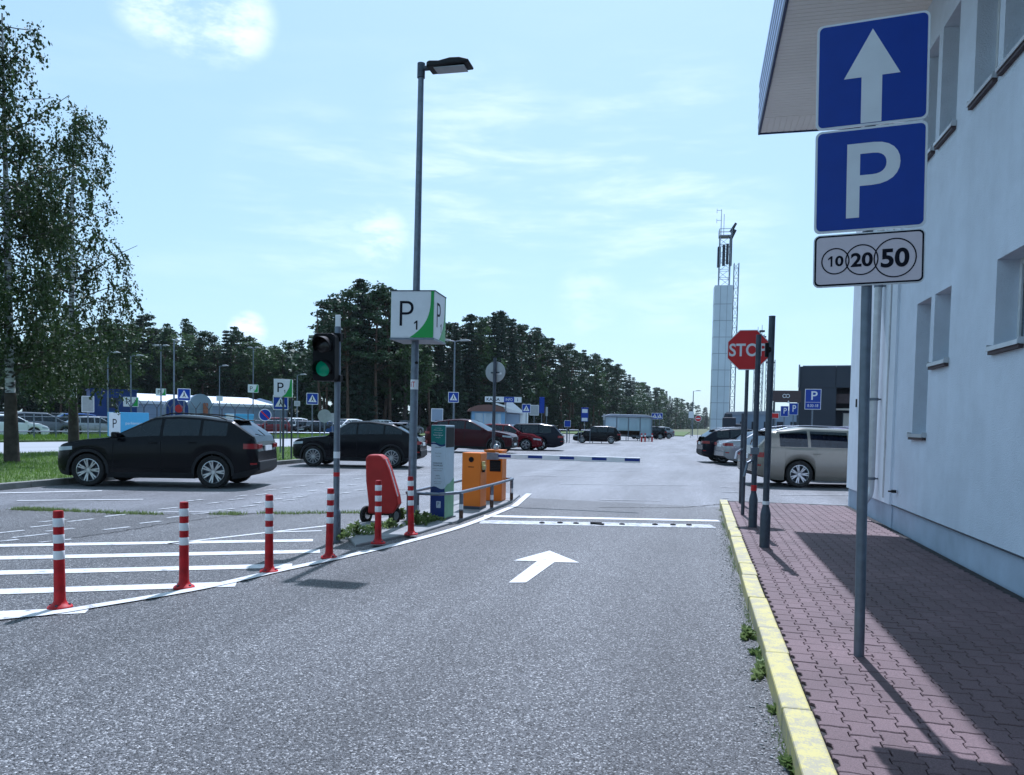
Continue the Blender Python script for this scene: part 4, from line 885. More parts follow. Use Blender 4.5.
def put(o, p, heading, scale=1.0):
    """heading in degrees, 0 = +x, counter-clockwise"""
    o.location = Vector((p[0], p[1], p[2] if len(p) > 2 else 0)); o.rotation_euler = (0, 0, RAD(heading)); o.scale = (scale,)*3; return o
def seat_at(o, corner_local, gpt, heading, scale=1.0):
    """put the car so that its local ground point corner_local lands on gpt"""
    a = RAD(heading); cx_, cy_ = corner_local; dx = (cx_*math.cos(a)-cy_*math.sin(a))*scale; dy = (cx_*math.sin(a)+cy_*math.cos(a))*scale
    return put(o, (gpt[0]-dx, gpt[1]-dy, 0), heading, scale)
suv_kw = dict(L=4.55, Wd=1.90, H=1.67, wb=2.81, fo=.76, R_=.372, clr=.21, hood=1.13, nose=1.02, belt=(1.10, 1.20), ws=(1.06, .06), rw=(1.66, 2.22), pil=(-.12, -1.00, -1.62), tailz=1.12, roof=[(-1.66, 1.56), (-1.0, 1.64), (-.45, 1.67), (.06, 1.63)])
c = make_car('parked_car', 'black SUV parked nose to the grass kerb under the birches, nearest car on the left', 'car', 'car_black', rails=2, spokes=7, **suv_kw)
seat_at(c, (-1.295, .82), G(214.5, 488), 195, .92)
kw = dict(L=4.62, Wd=1.88, H=1.68, wb=2.82, fo=.78, R_=.37, clr=.22, hood=1.12, nose=1.01, belt=(1.10, 1.22), ws=(1.05, .25), rw=(1.30, 2.20), pil=(-.05, -1.02, -1.70), tailz=1.06, roof=[(-1.30, 1.57), (-.5, 1.67), (.25, 1.65)])
c = make_car('parked_car', 'black sloping-roof crossover parked behind the traffic light pole', 'car', 'car_black', spokes=12, **kw)
seat_at(c, (-1.29, .82), G(391.5, 468), 191, .885)
wag = dict(L=4.58, Wd=1.77, H=1.47, wb=2.58, fo=.92, R_=.325, clr=.17, hood=.98, nose=.84, belt=(.93, .97), ws=(.98, .30), rw=(1.86, 2.20), pil=(-.02, -.98, -1.72), tailz=.93, clad=False, rails=1, spokes=7)
c = make_car('parked_car', 'beige grey estate car with silver roof rails, partly hidden by the building corner', 'car', 'car_beige', **wag)
seat_at(c, (-1.21, -.78), G(798, 487.5), 12, 1.04)
c = make_car('parked_car', 'dark red SUV with silver windscreen edge parked behind the ticket pillar', 'car', 'car_wine', rails=0, spokes=5, **dict(suv_kw, L=4.5, H=1.68, roof=[(-1.66, 1.55), (-1.0, 1.65), (-.45, 1.68), (.06, 1.64)]))
seat_at(c, (1.49, -.82), G(496, 453.5), 0, .99)
hat = dict(L=4.25, Wd=1.78, H=1.46, wb=2.60, fo=.86, R_=.32, clr=.16, hood=.96, nose=.80, belt=(.92, .98), ws=(1.05, .30), rw=(1.45, 1.98), pil=(-.05, -.95, -1.55), tailz=.98, clad=False, spokes=5)
c = make_car('parked_car', 'bright red hatchback whose nose shows between the dark red SUV and the black estate', 'car', 'car_red', **hat)
seat_at(c, (1.265, -.80), G(525.5, 450.5), 0, 1.0)
c = make_car('parked_car', 'black estate car parked tail to the lane beside the bright red hatchback', 'car', 'car_navy', **dict(wag, rails=0, H=1.52, L=4.75))
seat_at(c, (-1.205, .80), G(542, 450.5), 187, 1.0)
mpv = dict(L=4.35, Wd=1.80, H=1.62, wb=2.65, fo=.84, R_=.32, clr=.17, hood=1.02, nose=.84, belt=(.97, 1.04), ws=(1.30, .35), rw=(1.68, 2.02), pil=(-.02, -1.0, -1.6), tailz=1.0, clad=False, spokes=6)
c = make_car('parked_car', 'black people carrier parked side-on just before the glass bus shelter', 'car', 'car_black', **mpv)
seat_at(c, (-1.315, .80), G(611, 443.8), 185, .88)
c = make_car('parked_car', 'dark SUV with its tail to the lane, leftmost car of the right-hand row', 'car', 'car_navy', rails=1, spokes=5, **dict(suv_kw, L=4.5))
seat_at(c, (-1.32, -.82), G(722, 463), 10, .88)
sed = dict(L=4.52, Wd=1.76, H=1.44, wb=2.55, fo=.90, R_=.31, clr=.16, hood=.95, nose=.80, belt=(.91, .97), ws=(1.02, .32), rw=(1.02, 1.62), pil=(-.02, -.90, -1.35), tailz=1.0, deck=1.04, clad=False, spokes=5, sedan=True, roof=[(-1.02, 1.36), (-.4, 1.43), (.32, 1.41)])
c = make_car('parked_car', 'silver saloon car parked between the dark SUV and the beige grey estate', 'car', 'car_silver', **sed)
seat_at(c, (-1.19, -.78), G(751, 466), 15, .97)
c = make_car('parked_car', 'purplish dark car whose roof shows above the beige grey estate', 'car', 'car_purple', **dict(suv_kw, H=1.60, roof=[(-1.66, 1.48), (-1.0, 1.57), (-.45, 1.60), (.06, 1.56)]))
put(c, (5.1, 25.2), 16)
far_silver = make_car('parked_car', 'pale silver car parked nearest to the right end of the bus shelter', 'car', 'car_silver', **dict(hat, H=1.45)); put(far_silver, B(656, 96), 205)
far_dark = make_car('parked_car', 'black hatchback half hidden by the right end of the bus shelter', 'car', 'car_black', **dict(hat, H=1.48)); put(far_dark, B(647, 90), 200)
# rows of far cars: copies of the hatchback, the people carrier and the saloon
p_hat, p_mpv = far_silver, c
hatb = make_car('parked_car', 'white hatchback at the left edge of the far lot behind the birch trunk', 'car', 'car_white', **hat); mpvb = make_car('parked_car', 'grey people carrier in the far lot behind the birch trees', 'car', 'car_grey', **mpv)
sedb = make_car('parked_car', 'silver saloon in the far lot left of the cyan boards', 'car', 'car_silver', **sed)
src = [(hatb, 'car_white'), (mpvb, 'car_grey'), (sedb, 'car_silver')]
cols = ['car_white', 'car_blue', 'car_grey', 'car_silver', 'car_black', 'car_white', 'car_red', 'car_navy', 'car_silver', 'car_grey']
words = dict(car_white='white', car_blue='blue', car_grey='grey', car_silver='silver', car_black='black', car_red='red', car_navy='dark blue')
first = [True]*3; rr_ = random.Random(3)
def far_row(name_g, where, px0, px1, d0_, d1_, count, hd_):
    for k in range(count):
        f = k/(count-1); px = px0+(px1-px0)*f+rr_.uniform(-2, 2); d = d0_+(d1_-d0_)*f+rr_.uniform(-1.5, 1.5); s = rr_.randrange(3); col = cols[(k*7+int(px0)) % len(cols)]
        o = copy_tree(src[s][0], swap=(src[s][1], col)); put(o, B(px, d), hd_+rr_.uniform(-4, 4)+(180 if rr_.random() < .5 else 0), 1.0)
        o['label'] = '%s %s parked %s' % (words[col], ('hatchback', 'people carrier', 'saloon')[s], where); o['group'] = name_g
far_row('cars in the far lot by the birches', 'in the far lot behind the birch trees', 2, 112, 62, 70, 13, 60)
far_row('cars in the far lot by the birches', 'in the far back row behind the birch trees', -6, 112, 72, 84, 11, 60)
far_row('cars in the far lot before the forest', 'in the far lot between the tent and the traffic light', 266, 345, 70, 75, 8, 75)
far_row('cars in the far lot before the forest', 'in the back row of the far lot before the forest', 262, 410, 84, 90, 12, 75)
for o, q in ((hatb, B(8, 58)), (mpvb, B(40, 60)), (sedb, B(92, 61))): put(o, q, 55)
# haul trailer-like low cars beyond on the right are hidden by the parked row

# ================================================================== TREES AND GRASS
def quads_mesh(name, P, A, Bv, m_):
    """n leaf quads: centre P, half axes A and B"""
    n = len(P); V = np.empty((n, 4, 3)); V[:, 0] = P-A-Bv*.35; V[:, 1] = P+A*.1-Bv; V[:, 2] = P+A+Bv*.2; V[:, 3] = P-A*.1+Bv
    me = bpy.data.meshes.new(name); me.vertices.add(n*4); me.vertices.foreach_set('co', V.reshape(-1)); me.loops.add(n*4); me.polygons.add(n)
    me.loops.foreach_set('vertex_index', np.arange(n*4)); me.polygons.foreach_set('loop_start', np.arange(n)*4); me.polygons.foreach_set('loop_total', np.full(n, 4)); me.update(); me.materials.append(MATS[m_]); return me
def rdir(n):
    v = rng.normal(size=(n, 3)); return v/np.linalg.norm(v, axis=1)[:, None]
def leaves(name, centers, radii, per, size, m_, flat=.5, parent=None):
    P = []; 
    for c_, r_, k in zip(centers, radii, per):
        d = rdir(k)*(rng.random((k, 1))**.45)*np.array(r_); P.append(np.array(c_)+d)
    P = np.concatenate(P); n = len(P); a = rdir(n); a[:, 2] *= flat; b = np.cross(a, rdir(n)); b /= np.linalg.norm(b, axis=1)[:, None]+1e-6
    s = size*(.6+.8*rng.random((n, 1))); return quads_mesh(name, P, a*s, b*s*.6, m_)
def limb(mb, a, b, r0, r1, bend=.1, n=5, sides=7):
    a = Vector(a); b = Vector(b); pts = []; off = Vector(rng.normal(size=3)*bend*(b-a).length*.3)
    for k in range(n+1): t_ = k/n; pts.append(a.lerp(b, t_)+off*math.sin(math.pi*t_))
    for k in range(n): mb.cyl(pts[k], pts[k+1], r0+(r1-r0)*k/n, r0+(r1-r0)*(k+1)/n, sides, cap=False)
    return pts
def make_tree(kind, H_, label, group):
    t = empty({'pine': 'pine_tree', 'spruce': 'spruce_tree', 'decid': 'broadleaf_tree'}[kind], (0, 0, 0), 0, label, 'tree', group); mb = MB(); cs = []; rs = []; pr = []
    if kind == 'pine':
        limb(mb, (0, 0, -.3), (rng.normal()*.5, rng.normal()*.5, H_*.95), .24, .05, .06, 8); lo_ = H_*rng.uniform(.30, .45)
        for k in range(rng.integers(24, 32)):
            f = rng.random(); z = lo_+(H_-lo_)*f; R_ = (2.5*(1-f)**.75+.35)*rng.uniform(.35, 1.2); a = rng.random()*6.28; e = (math.cos(a)*R_, math.sin(a)*R_, z+rng.uniform(-.2, .8))
            limb(mb, (0, 0, z-.5), e, .06, .02, .2, 2, 4); cs.append(e); q = rng.uniform(.45, 1.05); rs.append((q*1.35, q*1.35, q*.42)); pr.append(int(125*q))
        cs.append((0, 0, H_-.3)); rs.append((1, 1, .6)); pr.append(90); sz = .17; lm = 'leaf_pine'; bk = 'bark_pine'
    elif kind == 'spruce':
        limb(mb, (0, 0, -.3), (0, 0, H_), .2, .02, .02, 6); z = H_*.12
        while z < H_:
            R_ = 2.5*(1-z/H_)**.85+.12; nb = max(3, int(7*R_/2)+2); a0 = rng.random()*6
            for k in range(nb):
                a = a0+6.28*k/nb+rng.normal()*.2; rr = R_*rng.uniform(.7, 1.1)
                for s in (.45, .85): cs.append((math.cos(a)*rr*s, math.sin(a)*rr*s, z-.35*s*rr*.5)); rs.append((.45, .45, .20)); pr.append(22)
            z += .55
        sz = .16; lm = 'leaf_spruce'; bk = 'bark_dark'
    else:
        limb(mb, (0, 0, -.3), (0, 0, H_*.8), .26, .06, .06, 6)
        for k in range(44):
            d = rdir(1)[0]; f = rng.random()**.4; e = np.array((0, 0, H_*.58))+d*f*np.array((3.1, 3.1, H_*.40)); cs.append(tuple(e)); q = rng.uniform(.6, 1.2); rs.append((q, q, q*.8)); pr.append(int(100*q))
            if k % 3 == 0: limb(mb, (0, 0, max(1.5, e[2]-1.5)), e, .06, .02, .2, 2, 4)
        sz = .17; lm = 'leaf_decid'; bk = 'bark_dark'
    mb.build('trunk', bk, t, smooth=True); o = bpy.data.objects.new('crown', leaves('crown', cs, rs, pr, sz*1.15, lm)); C.objects.link(o); o.parent = t; return t
def base_tree(kind, H_):
    return make_tree(kind, H_, '', '')
protos = {'pine': [base_tree('pine', 17) for _ in range(5)], 'spruce': [base_tree('spruce', 17) for _ in range(3)], 'decid': [base_tree('decid', 14) for _ in range(3)]}
used = set()
def plant(kind, p, scale, label, group):
    src_ = protos[kind][int(rng.integers(len(protos[kind])))]
    if src_.name not in used: used.add(src_.name); o = src_
    else: o = copy_tree(src_)
    o.location = p; o.rotation_euler = (0, 0, rng.random()*6.28); o.scale = (scale*rng.uniform(.92, 1.12), scale*rng.uniform(.92, 1.12), scale); o['label'] = label; o['group'] = group
# skyline of the right-hand forest edge, surveyed tops: (column, top row, distance)
line = [(322, 296, 88), (334, 290, 92), (347, 296, 90), (360, 284, 90), (374, 286, 92), (388, 300, 94), (402, 306, 96), (416, 308, 98), (430, 310, 100), (442, 311, 104), (456, 317, 106), (468, 315, 110), (480, 322, 114), (490, 313, 118), (499, 312, 120),
        (509, 322, 124), (518, 327, 130), (527, 333, 136), (535, 330, 142), (544, 342, 148), (552, 338, 152), (560, 347, 160), (568, 344, 166), (576, 352, 174), (584, 348, 182), (591, 356, 190), (598, 360, 200), (606, 358, 212), (613, 366, 224), (620, 369, 236),
        (627, 372, 250), (634, 377, 270), (641, 381, 290), (648, 384, 315), (655, 388, 345), (662, 391, 375), (669, 395, 410), (676, 398, 450), (683, 401, 500), (690, 403, 550), (697, 406, 610), (704, 408, 680)]
HT = {'pine': 17, 'spruce': 17, 'decid': 14}
def forest_line(line, where, group, mix_, rows=3, dens=1):
    for i, (px, py, d) in enumerate(line):
        for r_ in range(rows):
            py = py + rng.uniform(-5, 9)*90/d; dd = d*(1+.05*r_)+rng.uniform(-1.5, 1.5); x = px+rng.uniform(-3, 3)+(r_ % 2)*5; p = B(x, dd, 0); top = ZAT(p, x, py+(0 if r_ == 0 else rng.uniform(0, 16)*90/d)); k = rng.choice(list(mix_), p=list(mix_.values()))
            if r_ == 0 and i % 7 == 3: k = 'spruce'
            plant(k, p, top/HT[k], {'pine': 'dark green pine with a ragged crown', 'spruce': 'narrow pointed dark spruce', 'decid': 'rounder, lighter green broadleaf tree'}[k]+' '+where, group+{'pine': ', pines', 'spruce': ', spruces', 'decid': ', broadleaf trees'}[k])
forest_line(line, 'in the forest edge right of the traffic light', 'trees of the right-hand forest edge', {'pine': .72, 'spruce': .2, 'decid': .08}, 3)
lineL = [(-12, 330, 118), (6, 325, 118), (24, 332, 118), (40, 322, 118), (58, 328, 118), (74, 324, 118), (90, 330, 118), (104, 322, 118), (116, 320, 118), (129, 323, 118), (141, 318, 118), (153, 328, 119), (166, 322, 120), (177, 331, 121), (189, 325, 122), (201, 329, 122), (212, 336, 122), (224, 326, 122), (236, 330, 122), (248, 340, 124), (258, 335, 122), (268, 340, 122), (280, 336, 120), (291, 341, 118), (303, 336, 112), (312, 334, 105)]
forest_line(lineL, 'in the forest edge behind the grey tent hall', 'trees of the left-hand forest edge', {'pine': .42, 'spruce': .16, 'decid': .42}, 3)
# undergrowth closing the forest below the crowns
def undergrowth(path, name):
    cs = []; rs = []; pr = []
    for (a, b) in zip(path[:-1], path[1:]):
        pa = B(a[0], a[2]*1.10); pb = B(b[0], b[2]*1.10); L = (pb-pa).length; R_ = 1.9 if a[2] < 180 else 4.0; n = max(2, int(L/(1.25*R_)))
        for k in range(n):
            p = pa.lerp(pb, k/n); hgt = 10.5
            for z in np.arange(.6, hgt, 1.6 if R_ < 3 else 2.8): cs.append((p.x+rng.normal()*2.2, p.y+rng.normal()*2.2, z+rng.normal()*.5)); rs.append((R_*rng.uniform(.7, 1.2), R_, R_*rng.uniform(.45, .8))); pr.append(190 if R_ > 3 else 110)
    o = bpy.data.objects.new(name, leaves(name, cs, rs, pr, .42, 'leaf_pine')); C.objects.link(o); o['kind'] = 'stuff'; o['label'] = 'dark undergrowth filling the forest edge below the crowns'; o['category'] = 'undergrowth'
undergrowth(line, 'undergrowth'); undergrowth(lineL, 'undergrowth')
# -------- birches near the left edge
def birch(p, H_, label, top_lean, crownR, nl, lowest, spread_right=1.0):
    t = empty('birch_tree', p, 0, label, 'tree'); mb = MB(); tr = limb(mb, (0, 0, -.2), (top_lean[0], top_lean[1], H_), .155*H_/13, .02, .04, 12, 12)
    dk = MB().cyl(tr[0], tr[1], .215*H_/13, .185*H_/13, 14, cap=False).cyl(tr[1], tr[2], .185*H_/13, .150*H_/13, 14, cap=False)
    P = []; tw = MB()
    for k in range(int(46*H_/13)):
        f = (k+rng.random())/(46*H_/13); z = lowest+(H_-lowest)*f; tp = tr[min(len(tr)-1, int(z/H_*12))]; a = rng.random()*6.28; L = crownR*(1-.62*f)*rng.uniform(.45, 1.1)
        e = Vector((tp.x+math.cos(a)*L, tp.y+math.sin(a)*L, z+L*rng.uniform(.1, .7))); q = limb(tw, (tp.x, tp.y, z), e, .032*(1-.5*f), .008, .25, 4, 5)
        for s in range(int(5+L*4.2)):
            u = rng.uniform(.25, 1); b0_ = q[min(3, int(u*4))].lerp(q[min(4, int(u*4)+1)], (u*4) % 1); b0_ = Vector(b0_)+Vector(rng.normal(size=3)*.18)
            ln = rng.uniform(.3, 1.45)*(1.0 if f < .6 else .6); dx, dy = rng.normal(size=2)*.25; e2 = b0_+Vector((dx, dy, -ln))
            if e2.z < .9: e2.z = .9+rng.random()*.5
            if s % 3 == 0: tw.cyl(b0_, e2, .006, .003, 3, cap=False)
            m_ = int(nl*1.35*(ln+.25)); uu = rng.random((m_, 1)); pts = np.array(b0_)+(np.array(e2)-np.array(b0_))*uu+rng.normal(size=(m_, 3))*(.07+.07*np.sin(uu*7+s)); P.append(pts)
    mb.build('trunk', 'bark_birch', t, smooth=True); dk.build('rough_bark', 'bark_dark', t, smooth=True); tw_ = tw.build('twigs', 'bark_dark', t); tw_['kind'] = 'stuff'
    P = np.concatenate(P); n = len(P); a = rdir(n); a[:, 2] -= .5; b = np.cross(a, rdir(n)); b /= np.linalg.norm(b, axis=1)[:, None]+1e-6; s = .042*(.6+.8*rng.random((n, 1)))
    o = bpy.data.objects.new('crown', quads_mesh('crown', P, a*s, b*s*.8, 'leaf_birch')); C.objects.link(o); o.parent = t; return t
g = G(12, 466); birch((g.x, g.y, .1), 12.6, 'big weeping birch with dark split bark at the foot, leftmost trunk on the grass', (-.4, .2), 3.2, 38, 2.2)
g = G(74, 447); d_ = B(74, 33, .1); birch(d_, 12.4, 'weeping birch with slimmer trunk standing above the bonnet of the nearest black SUV', (.1, 0), 2.7, 44, 2.4)
d_ = B(-30, 27, .1); birch(d_, 13.0, 'weeping birch whose crown hangs in from the left edge of the picture', (.3, 0), 3.4, 26, 2.6)
# -------- grass blades on the strip, near part
def blades(name, pts, size, label, m_='grass_blade'):
    P = np.array(pts); n = len(P); a = rng.normal(size=(n, 3))*.35; a[:, 2] = 1; s = size*(.5+rng.random((n, 1))); b = rng.normal(size=(n, 3)); b[:, 2] = 0; b /= np.linalg.norm(b, axis=1)[:, None]
    V = np.empty((n, 3, 3)); V[:, 0] = P-b*s*.12; V[:, 1] = P+b*s*.12; V[:, 2] = P+a*s
    me = bpy.data.meshes.new(name); me.vertices.add(n*3); me.vertices.foreach_set('co', V.reshape(-1)); me.loops.add(n*3); me.polygons.add(n); me.loops.foreach_set('vertex_index', np.arange(n*3)); me.polygons.foreach_set('loop_start', np.arange(n)*3); me.polygons.foreach_set('loop_total', np.full(n, 3)); me.update(); me.materials.append(MATS[m_])
    o = bpy.data.objects.new(name, me); C.objects.link(o); o['kind'] = 'stuff'; o['label'] = label; o['category'] = 'grass'; return o
def in_poly(P, poly):
    x, y = P[:, 0], P[:, 1]; ins = np.zeros(len(P), bool); j = len(poly)-1
    for i in range(len(poly)):
        xi, yi = poly[i][:2]; xj, yj = poly[j][:2]; c_ = ((yi > y) != (yj > y)) & (x < (xj-xi)*(y-yi)/(yj-yi+1e-12)+xi); ins ^= c_; j = i
    return ins
P = np.column_stack([rng.uniform(-40, -13.3, 260000), rng.uniform(8, 44, 260000), np.full(260000, .095)]); P = P[in_poly(P, strip1)]; dd = np.hypot(P[:, 0], P[:, 1]); P = P[rng.random(len(P)) < np.clip(22/dd, 0, 1)]
blades('grass', P, .065, 'short mown grass growing on the strip under the birches')
P = np.column_stack([rng.uniform(-75, -18, 160000), rng.uniform(30, 75, 160000), np.full(160000, .095)]); P = P[in_poly(P, strip2)]; blades('grass', P, .17, 'grass growing on the strip beyond the road')
# grass in the seam
pts = []
for a, b, nn, wd in (((15, 509.5), (62, 511), 900, .05), ((62, 511), (112, 513), 350, .03), ((112, 513.5), (160, 514.5), 400, .04), ((214, 514.5), (242, 514.5), 300, .05), ((262, 513.5), (300, 514), 260, .05), ((300, 513.5), (350, 513), 260, .04), ((350, 513), (400, 512.5), 420, .06)):
    A = G(*a); Bq = G(*b)
    for k in range(nn): u = rng.random(); p = A.lerp(Bq, u); pts.append((p.x+rng.normal()*wd, p.y+rng.normal()*wd, 0))
blades('grass', pts, .045, 'low grass growing in the seam of the asphalt', 'weed_leaf')
pts = []
for k in range(5200):
    y_ = rng.uniform(3.6, 14.5); w_ = .5+.5*math.sin(y_*2.1+1)+.4*math.sin(y_*5.3); 
    if rng.random() < w_*.5: pts.append((.44-abs(rng.normal())*.022, y_, 0))
blades('grass', pts, .018, 'thin grass growing at the foot of the yellow kerb', 'weed_leaf')
# weeds: each plant on its own
def weed(p, r_, h_, n, label, group=None):
    n = int(n*.5); kerb = len(p) < 3 or p[2] == 0;  cs = []; t = rng.random((n, 1))**.5; a = rng.random(n)*6.28; rad = rng.random(n)**.6*r_; lob = .55+.45*np.sin(a*3+p[1]*7); rad = rad*lob*1.5; P = np.column_stack([p[0]+np.cos(a)*rad*(.55 if kerb else 1), p[1]+np.sin(a)*rad*(1.9 if kerb else 1), (p[2] if len(p) > 2 else 0)+rng.random(n)*h_*np.clip(1-.5*rad/r_, .1, 1)+.006])
    ax = np.column_stack([np.cos(a), np.sin(a), rng.uniform(.1, 1.4, n)]); ax /= np.linalg.norm(ax, axis=1)[:, None]; b = np.cross(ax, rdir(n)); b /= np.linalg.norm(b, axis=1)[:, None]; s = (.017 if kerb else .021)*(.5+rng.random((n, 1)))
    o = bpy.data.objects.new('weed', quads_mesh('weed', P, ax*s*1.4, b*s*.6, 'weed_leaf')); C.objects.link(o); tag(o, label, 'weed', group)
weed(G(748, 636), .085, .04, 560, 'leafy weed tuft at the yellow kerb, level with the front sign post'); weed(G(763, 672), .11, .035, 620, 'leafy weed tuft at the yellow kerb just nearer than the front sign post')
weed(G(777, 712), .05, .025, 240, 'small weed tuft at the nearer end of the yellow kerb'); weed(G(790, 768), .05, .035, 320, 'weed tuft at the bottom edge of the picture by the yellow kerb'); weed(G(757, 655), .06, .02, 220, 'small flat weed between two larger tufts at the yellow kerb')
for (x, y_, r_, h_, n, lab) in ((340, 541, .14, .12, 500, 'spreading weed at the foot of the traffic light pole'), (356, 537, .16, .16, 600, 'tall weed between the traffic light pole and the red cart'), (374, 533, .12, .10, 400, 'weed in front of the red cart wheels'), (390, 530, .12, .12, 400, 'weed right of the red cart'), (402, 521, .12, .16, 420, 'weed tuft between the red cart and the lamp post'),
                               (417, 527, .12, .20, 600, 'tall weed against the lamp post foot'), (425, 525, .12, .16, 500, 'weed between the lamp post and the ticket pillar'), (434, 523, .12, .07, 340, 'low weed before the ticket pillar foot')):
    weed(tuple(G(x, y_)[:2])+(.035,), r_, h_, n, lab)
# leaf litter and grit along the kerb
mb = MB()
for k in range(900):
    y_ = rng.uniform(2.8, 13); x_ = .43-abs(rng.normal())*.07; s = rng.uniform(.002, .007); a = rng.random()*3; M = Matrix.Translation((x_, y_, s*.4)) @ Matrix.Rotation(a, 4, 'Z'); mb.box(-s, s, -s*.6, s*.6, -s*.4, s*.5, M)
o = mb.build('grit', 'concrete'); o['kind'] = 'stuff'; o['label'] = 'loose grit along the foot of the yellow kerb'; o['category'] = 'grit'

# ================================================================== FARTHER STRUCTURES
def face_cam(p): return math.atan2(p[1], p[0])-math.pi/2          # the direction a road sign beside the lane is turned: to the traffic
def thin_sign(name, label, cat, px, pyg, pyt, w_, h_, m_face, build=None, d=None, r=.03, rot=None, group=None, ztop=None):
    p = B(px, d) if d else G(px, pyg); top = ZAT(p, px, pyt); t = empty(name, p, face_cam(p) if rot is None else rot, label, cat, group)
    pole('post', t, 0, .03, 0, top-.02, r); zc = top-h_/2; b = plate(t, 'sign_plate', w_, h_, zc, -.006, m_face, bw=w_*.05, rad=w_*.04)
    if build: build(b, zc, w_, h_)
    return t
def crossing(b, zc, w_, h_):
    s = w_*.36; MB().prism([(-s, zc-s*.8), (s, zc-s*.8), (0, zc+s)], -.011, -.0078).build('triangle', 'sign_white', b)
    MB().prism(disc((0, zc+s*.42), s*.12, 10), -.014, -.0112).prism([(-.05*s, zc+s*.3), (.12*s, zc+s*.3), (.16*s, zc-.1*s), (.38*s, zc-.6*s), (.24*s, zc-.6*s), (.02*s, zc-.2*s), (-.2*s, zc-.6*s), (-.34*s, zc-.6*s), (-.1*s, zc-.05*s)], -.014, -.0112).build('walker', 'black_ink', b)
thin_sign('crossing_sign', 'blue pedestrian crossing sign on a thin post just left of the traffic light', 'sign', 312, 447, 393, .62, .62, 'sign_blue', crossing)
thin_sign('crossing_sign', 'blue pedestrian crossing sign on the lamp post right of the P1 box', 'sign', 453, 0, 392, .75, .75, 'sign_blue', crossing, d=56)
thin_sign('crossing_sign', 'blue pedestrian crossing sign in front of the grey tent hall', 'sign', 184, 0, 388.5, .72, .72, 'sign_blue', crossing, d=50)
thin_sign('crossing_sign', 'blue pedestrian crossing sign beside the kiosk', 'sign', 526, 0, 404, .70, .70, 'sign_blue', crossing, d=62)
thin_sign('crossing_sign', 'left one of the two blue crossing signs right of the bus shelter', 'sign', 654.5, 0, 413, .9, .9, 'sign_blue', crossing, d=115); thin_sign('crossing_sign', 'right one of the two blue crossing signs right of the bus shelter', 'sign', 659.5, 0, 413, .9, .9, 'sign_blue', crossing, d=118)
thin_sign('crossing_sign', 'blue crossing sign just below the P1 box between the two black SUVs', 'sign', 280.5, 0, 395, .6, .6, 'sign_blue', crossing, d=33)
def pgreen(b, zc, w_, h_):
    text('letter', 'P', 'black_ink', b, -w_*.18, zc, -.0079, w_*.26, h_*.5); one('number', 'black_ink', b, w_*.08, zc-h_*.2, -.0079, w_*.06, h_*.2)
    MB().prism([(w_*.45, zc-h_*.44), (w_*.45, zc+h_*.44), (w_*.34, zc+h_*.44), (w_*.28, zc), (w_*.05, zc-h_*.44)], -.0095, -.0078).build('green_panel', 'green', b)
t = empty('parking_box_sign', G(283, 462.5), .35, 'white and green P1 box on a dark post in the grass between two black SUVs', 'sign')
h = ZAT(t.location, 283, 379.5); pole('post', t, 0, 0, 0, h-.3, .035, 'galv_dark'); pole('post', t, .22, .35, 0, h-.3, .03, 'galv_dark')
b = MB().box(-.30, .30, -.30, .30, h-.60, h).build('sign_box', 'sign_white', t, bevel=.006); b.rotation_euler = (0, 0, .12)
for rot in (Matrix.Identity(3), Matrix.Rotation(math.pi/2, 3, 'Z')):
    text('letter', 'P', 'black_ink', b, -.08, h-.28, -.3012, .20, .32, rot=rot); one('number', 'black_ink', b, .05, h-.42, -.3012, .045, .12, rot=rot.to_4x4())
    MB().prism([(.295, h-.595), (.295, h-.005), (.24, h-.005), (.20, h-.28), (.08, h-.50), (-.03, h-.595)], -.3035, -.3005, rot.to_4x4()).build('green_panel', 'green', b)
thin_sign('parking_sign', 'small white P1 board before the blue shed end of the tent hall', 'sign', 131, 0, 397, 1.15, .80, 'sign_white', pgreen, d=72)
thin_sign('parking_sign', 'white P1 board high on a lamp pole above the tent hall roof', 'sign', 161, 0, 388.5, .85, .65, 'sign_white', pgreen, d=78)
thin_sign('parking_sign', 'white P1 board on the lamp pole right of the tent hall crossing sign', 'sign', 253, 0, 384.5, 1.0, .80, 'sign_white', pgreen, d=82)
thin_sign('parking_sign', 'tiny white board on the thin lamp pole before the tent roof', 'sign', 219.5, 0, 396, .6, .5, 'sign_white', None, d=84)
thin_sign('info_board', 'small pale board on a lamp pole right of the P1 box between the SUVs', 'sign', 297, 0, 401, .5, .45, 'sign_back', None, d=72)
def lamp(px, pyt, d, label, arms=1, hw=.9, r=.055):
    p = B(px, d); top = ZAT(p, px, pyt); t = empty('lamp_post', p, RAD(13), label, 'lamp post'); MB().cyl((0, 0, 0), (0, 0, top), r*1.3, r*.8, 10).build('pole', 'galv', t, smooth=True)
    for s in ((1,) if arms == 1 else (1, -1)):
        a = MB().cyl((0, 0, top-.03), (s*hw*.5, 0, top+.05), .03, .03, 8).build('arm', 'galv', t, smooth=True)
        MB().prism([(s*hw*.35, top-.01), (s*hw, top+.03), (s*hw*1.02, top+.07), (s*hw*.7, top+.14), (s*hw*.35, top+.11)], -.14, .14).build('lamp_head', 'sign_back', t, bevel=.02)
    return t
lamp(108, 353, 66, 'thin lamp post rising behind the right edge of the birch crown'); lamp(131, 356, 68, 'lamp post standing over the blue shed end of the tent hall', hw=1.0); lamp(161, 346, 74, 'lamp post carrying the high P1 board over the tent roof', arms=2, hw=.7)
lamp(174, 341, 52, 'tall plain pole left of the tent hall crossing sign', hw=.35, r=.05); lamp(219.5, 366, 86, 'short thin lamp post before the middle of the tent roof'); lamp(253, 348, 84, 'tall lamp post right of the tent entrance', arms=2, hw=.6)
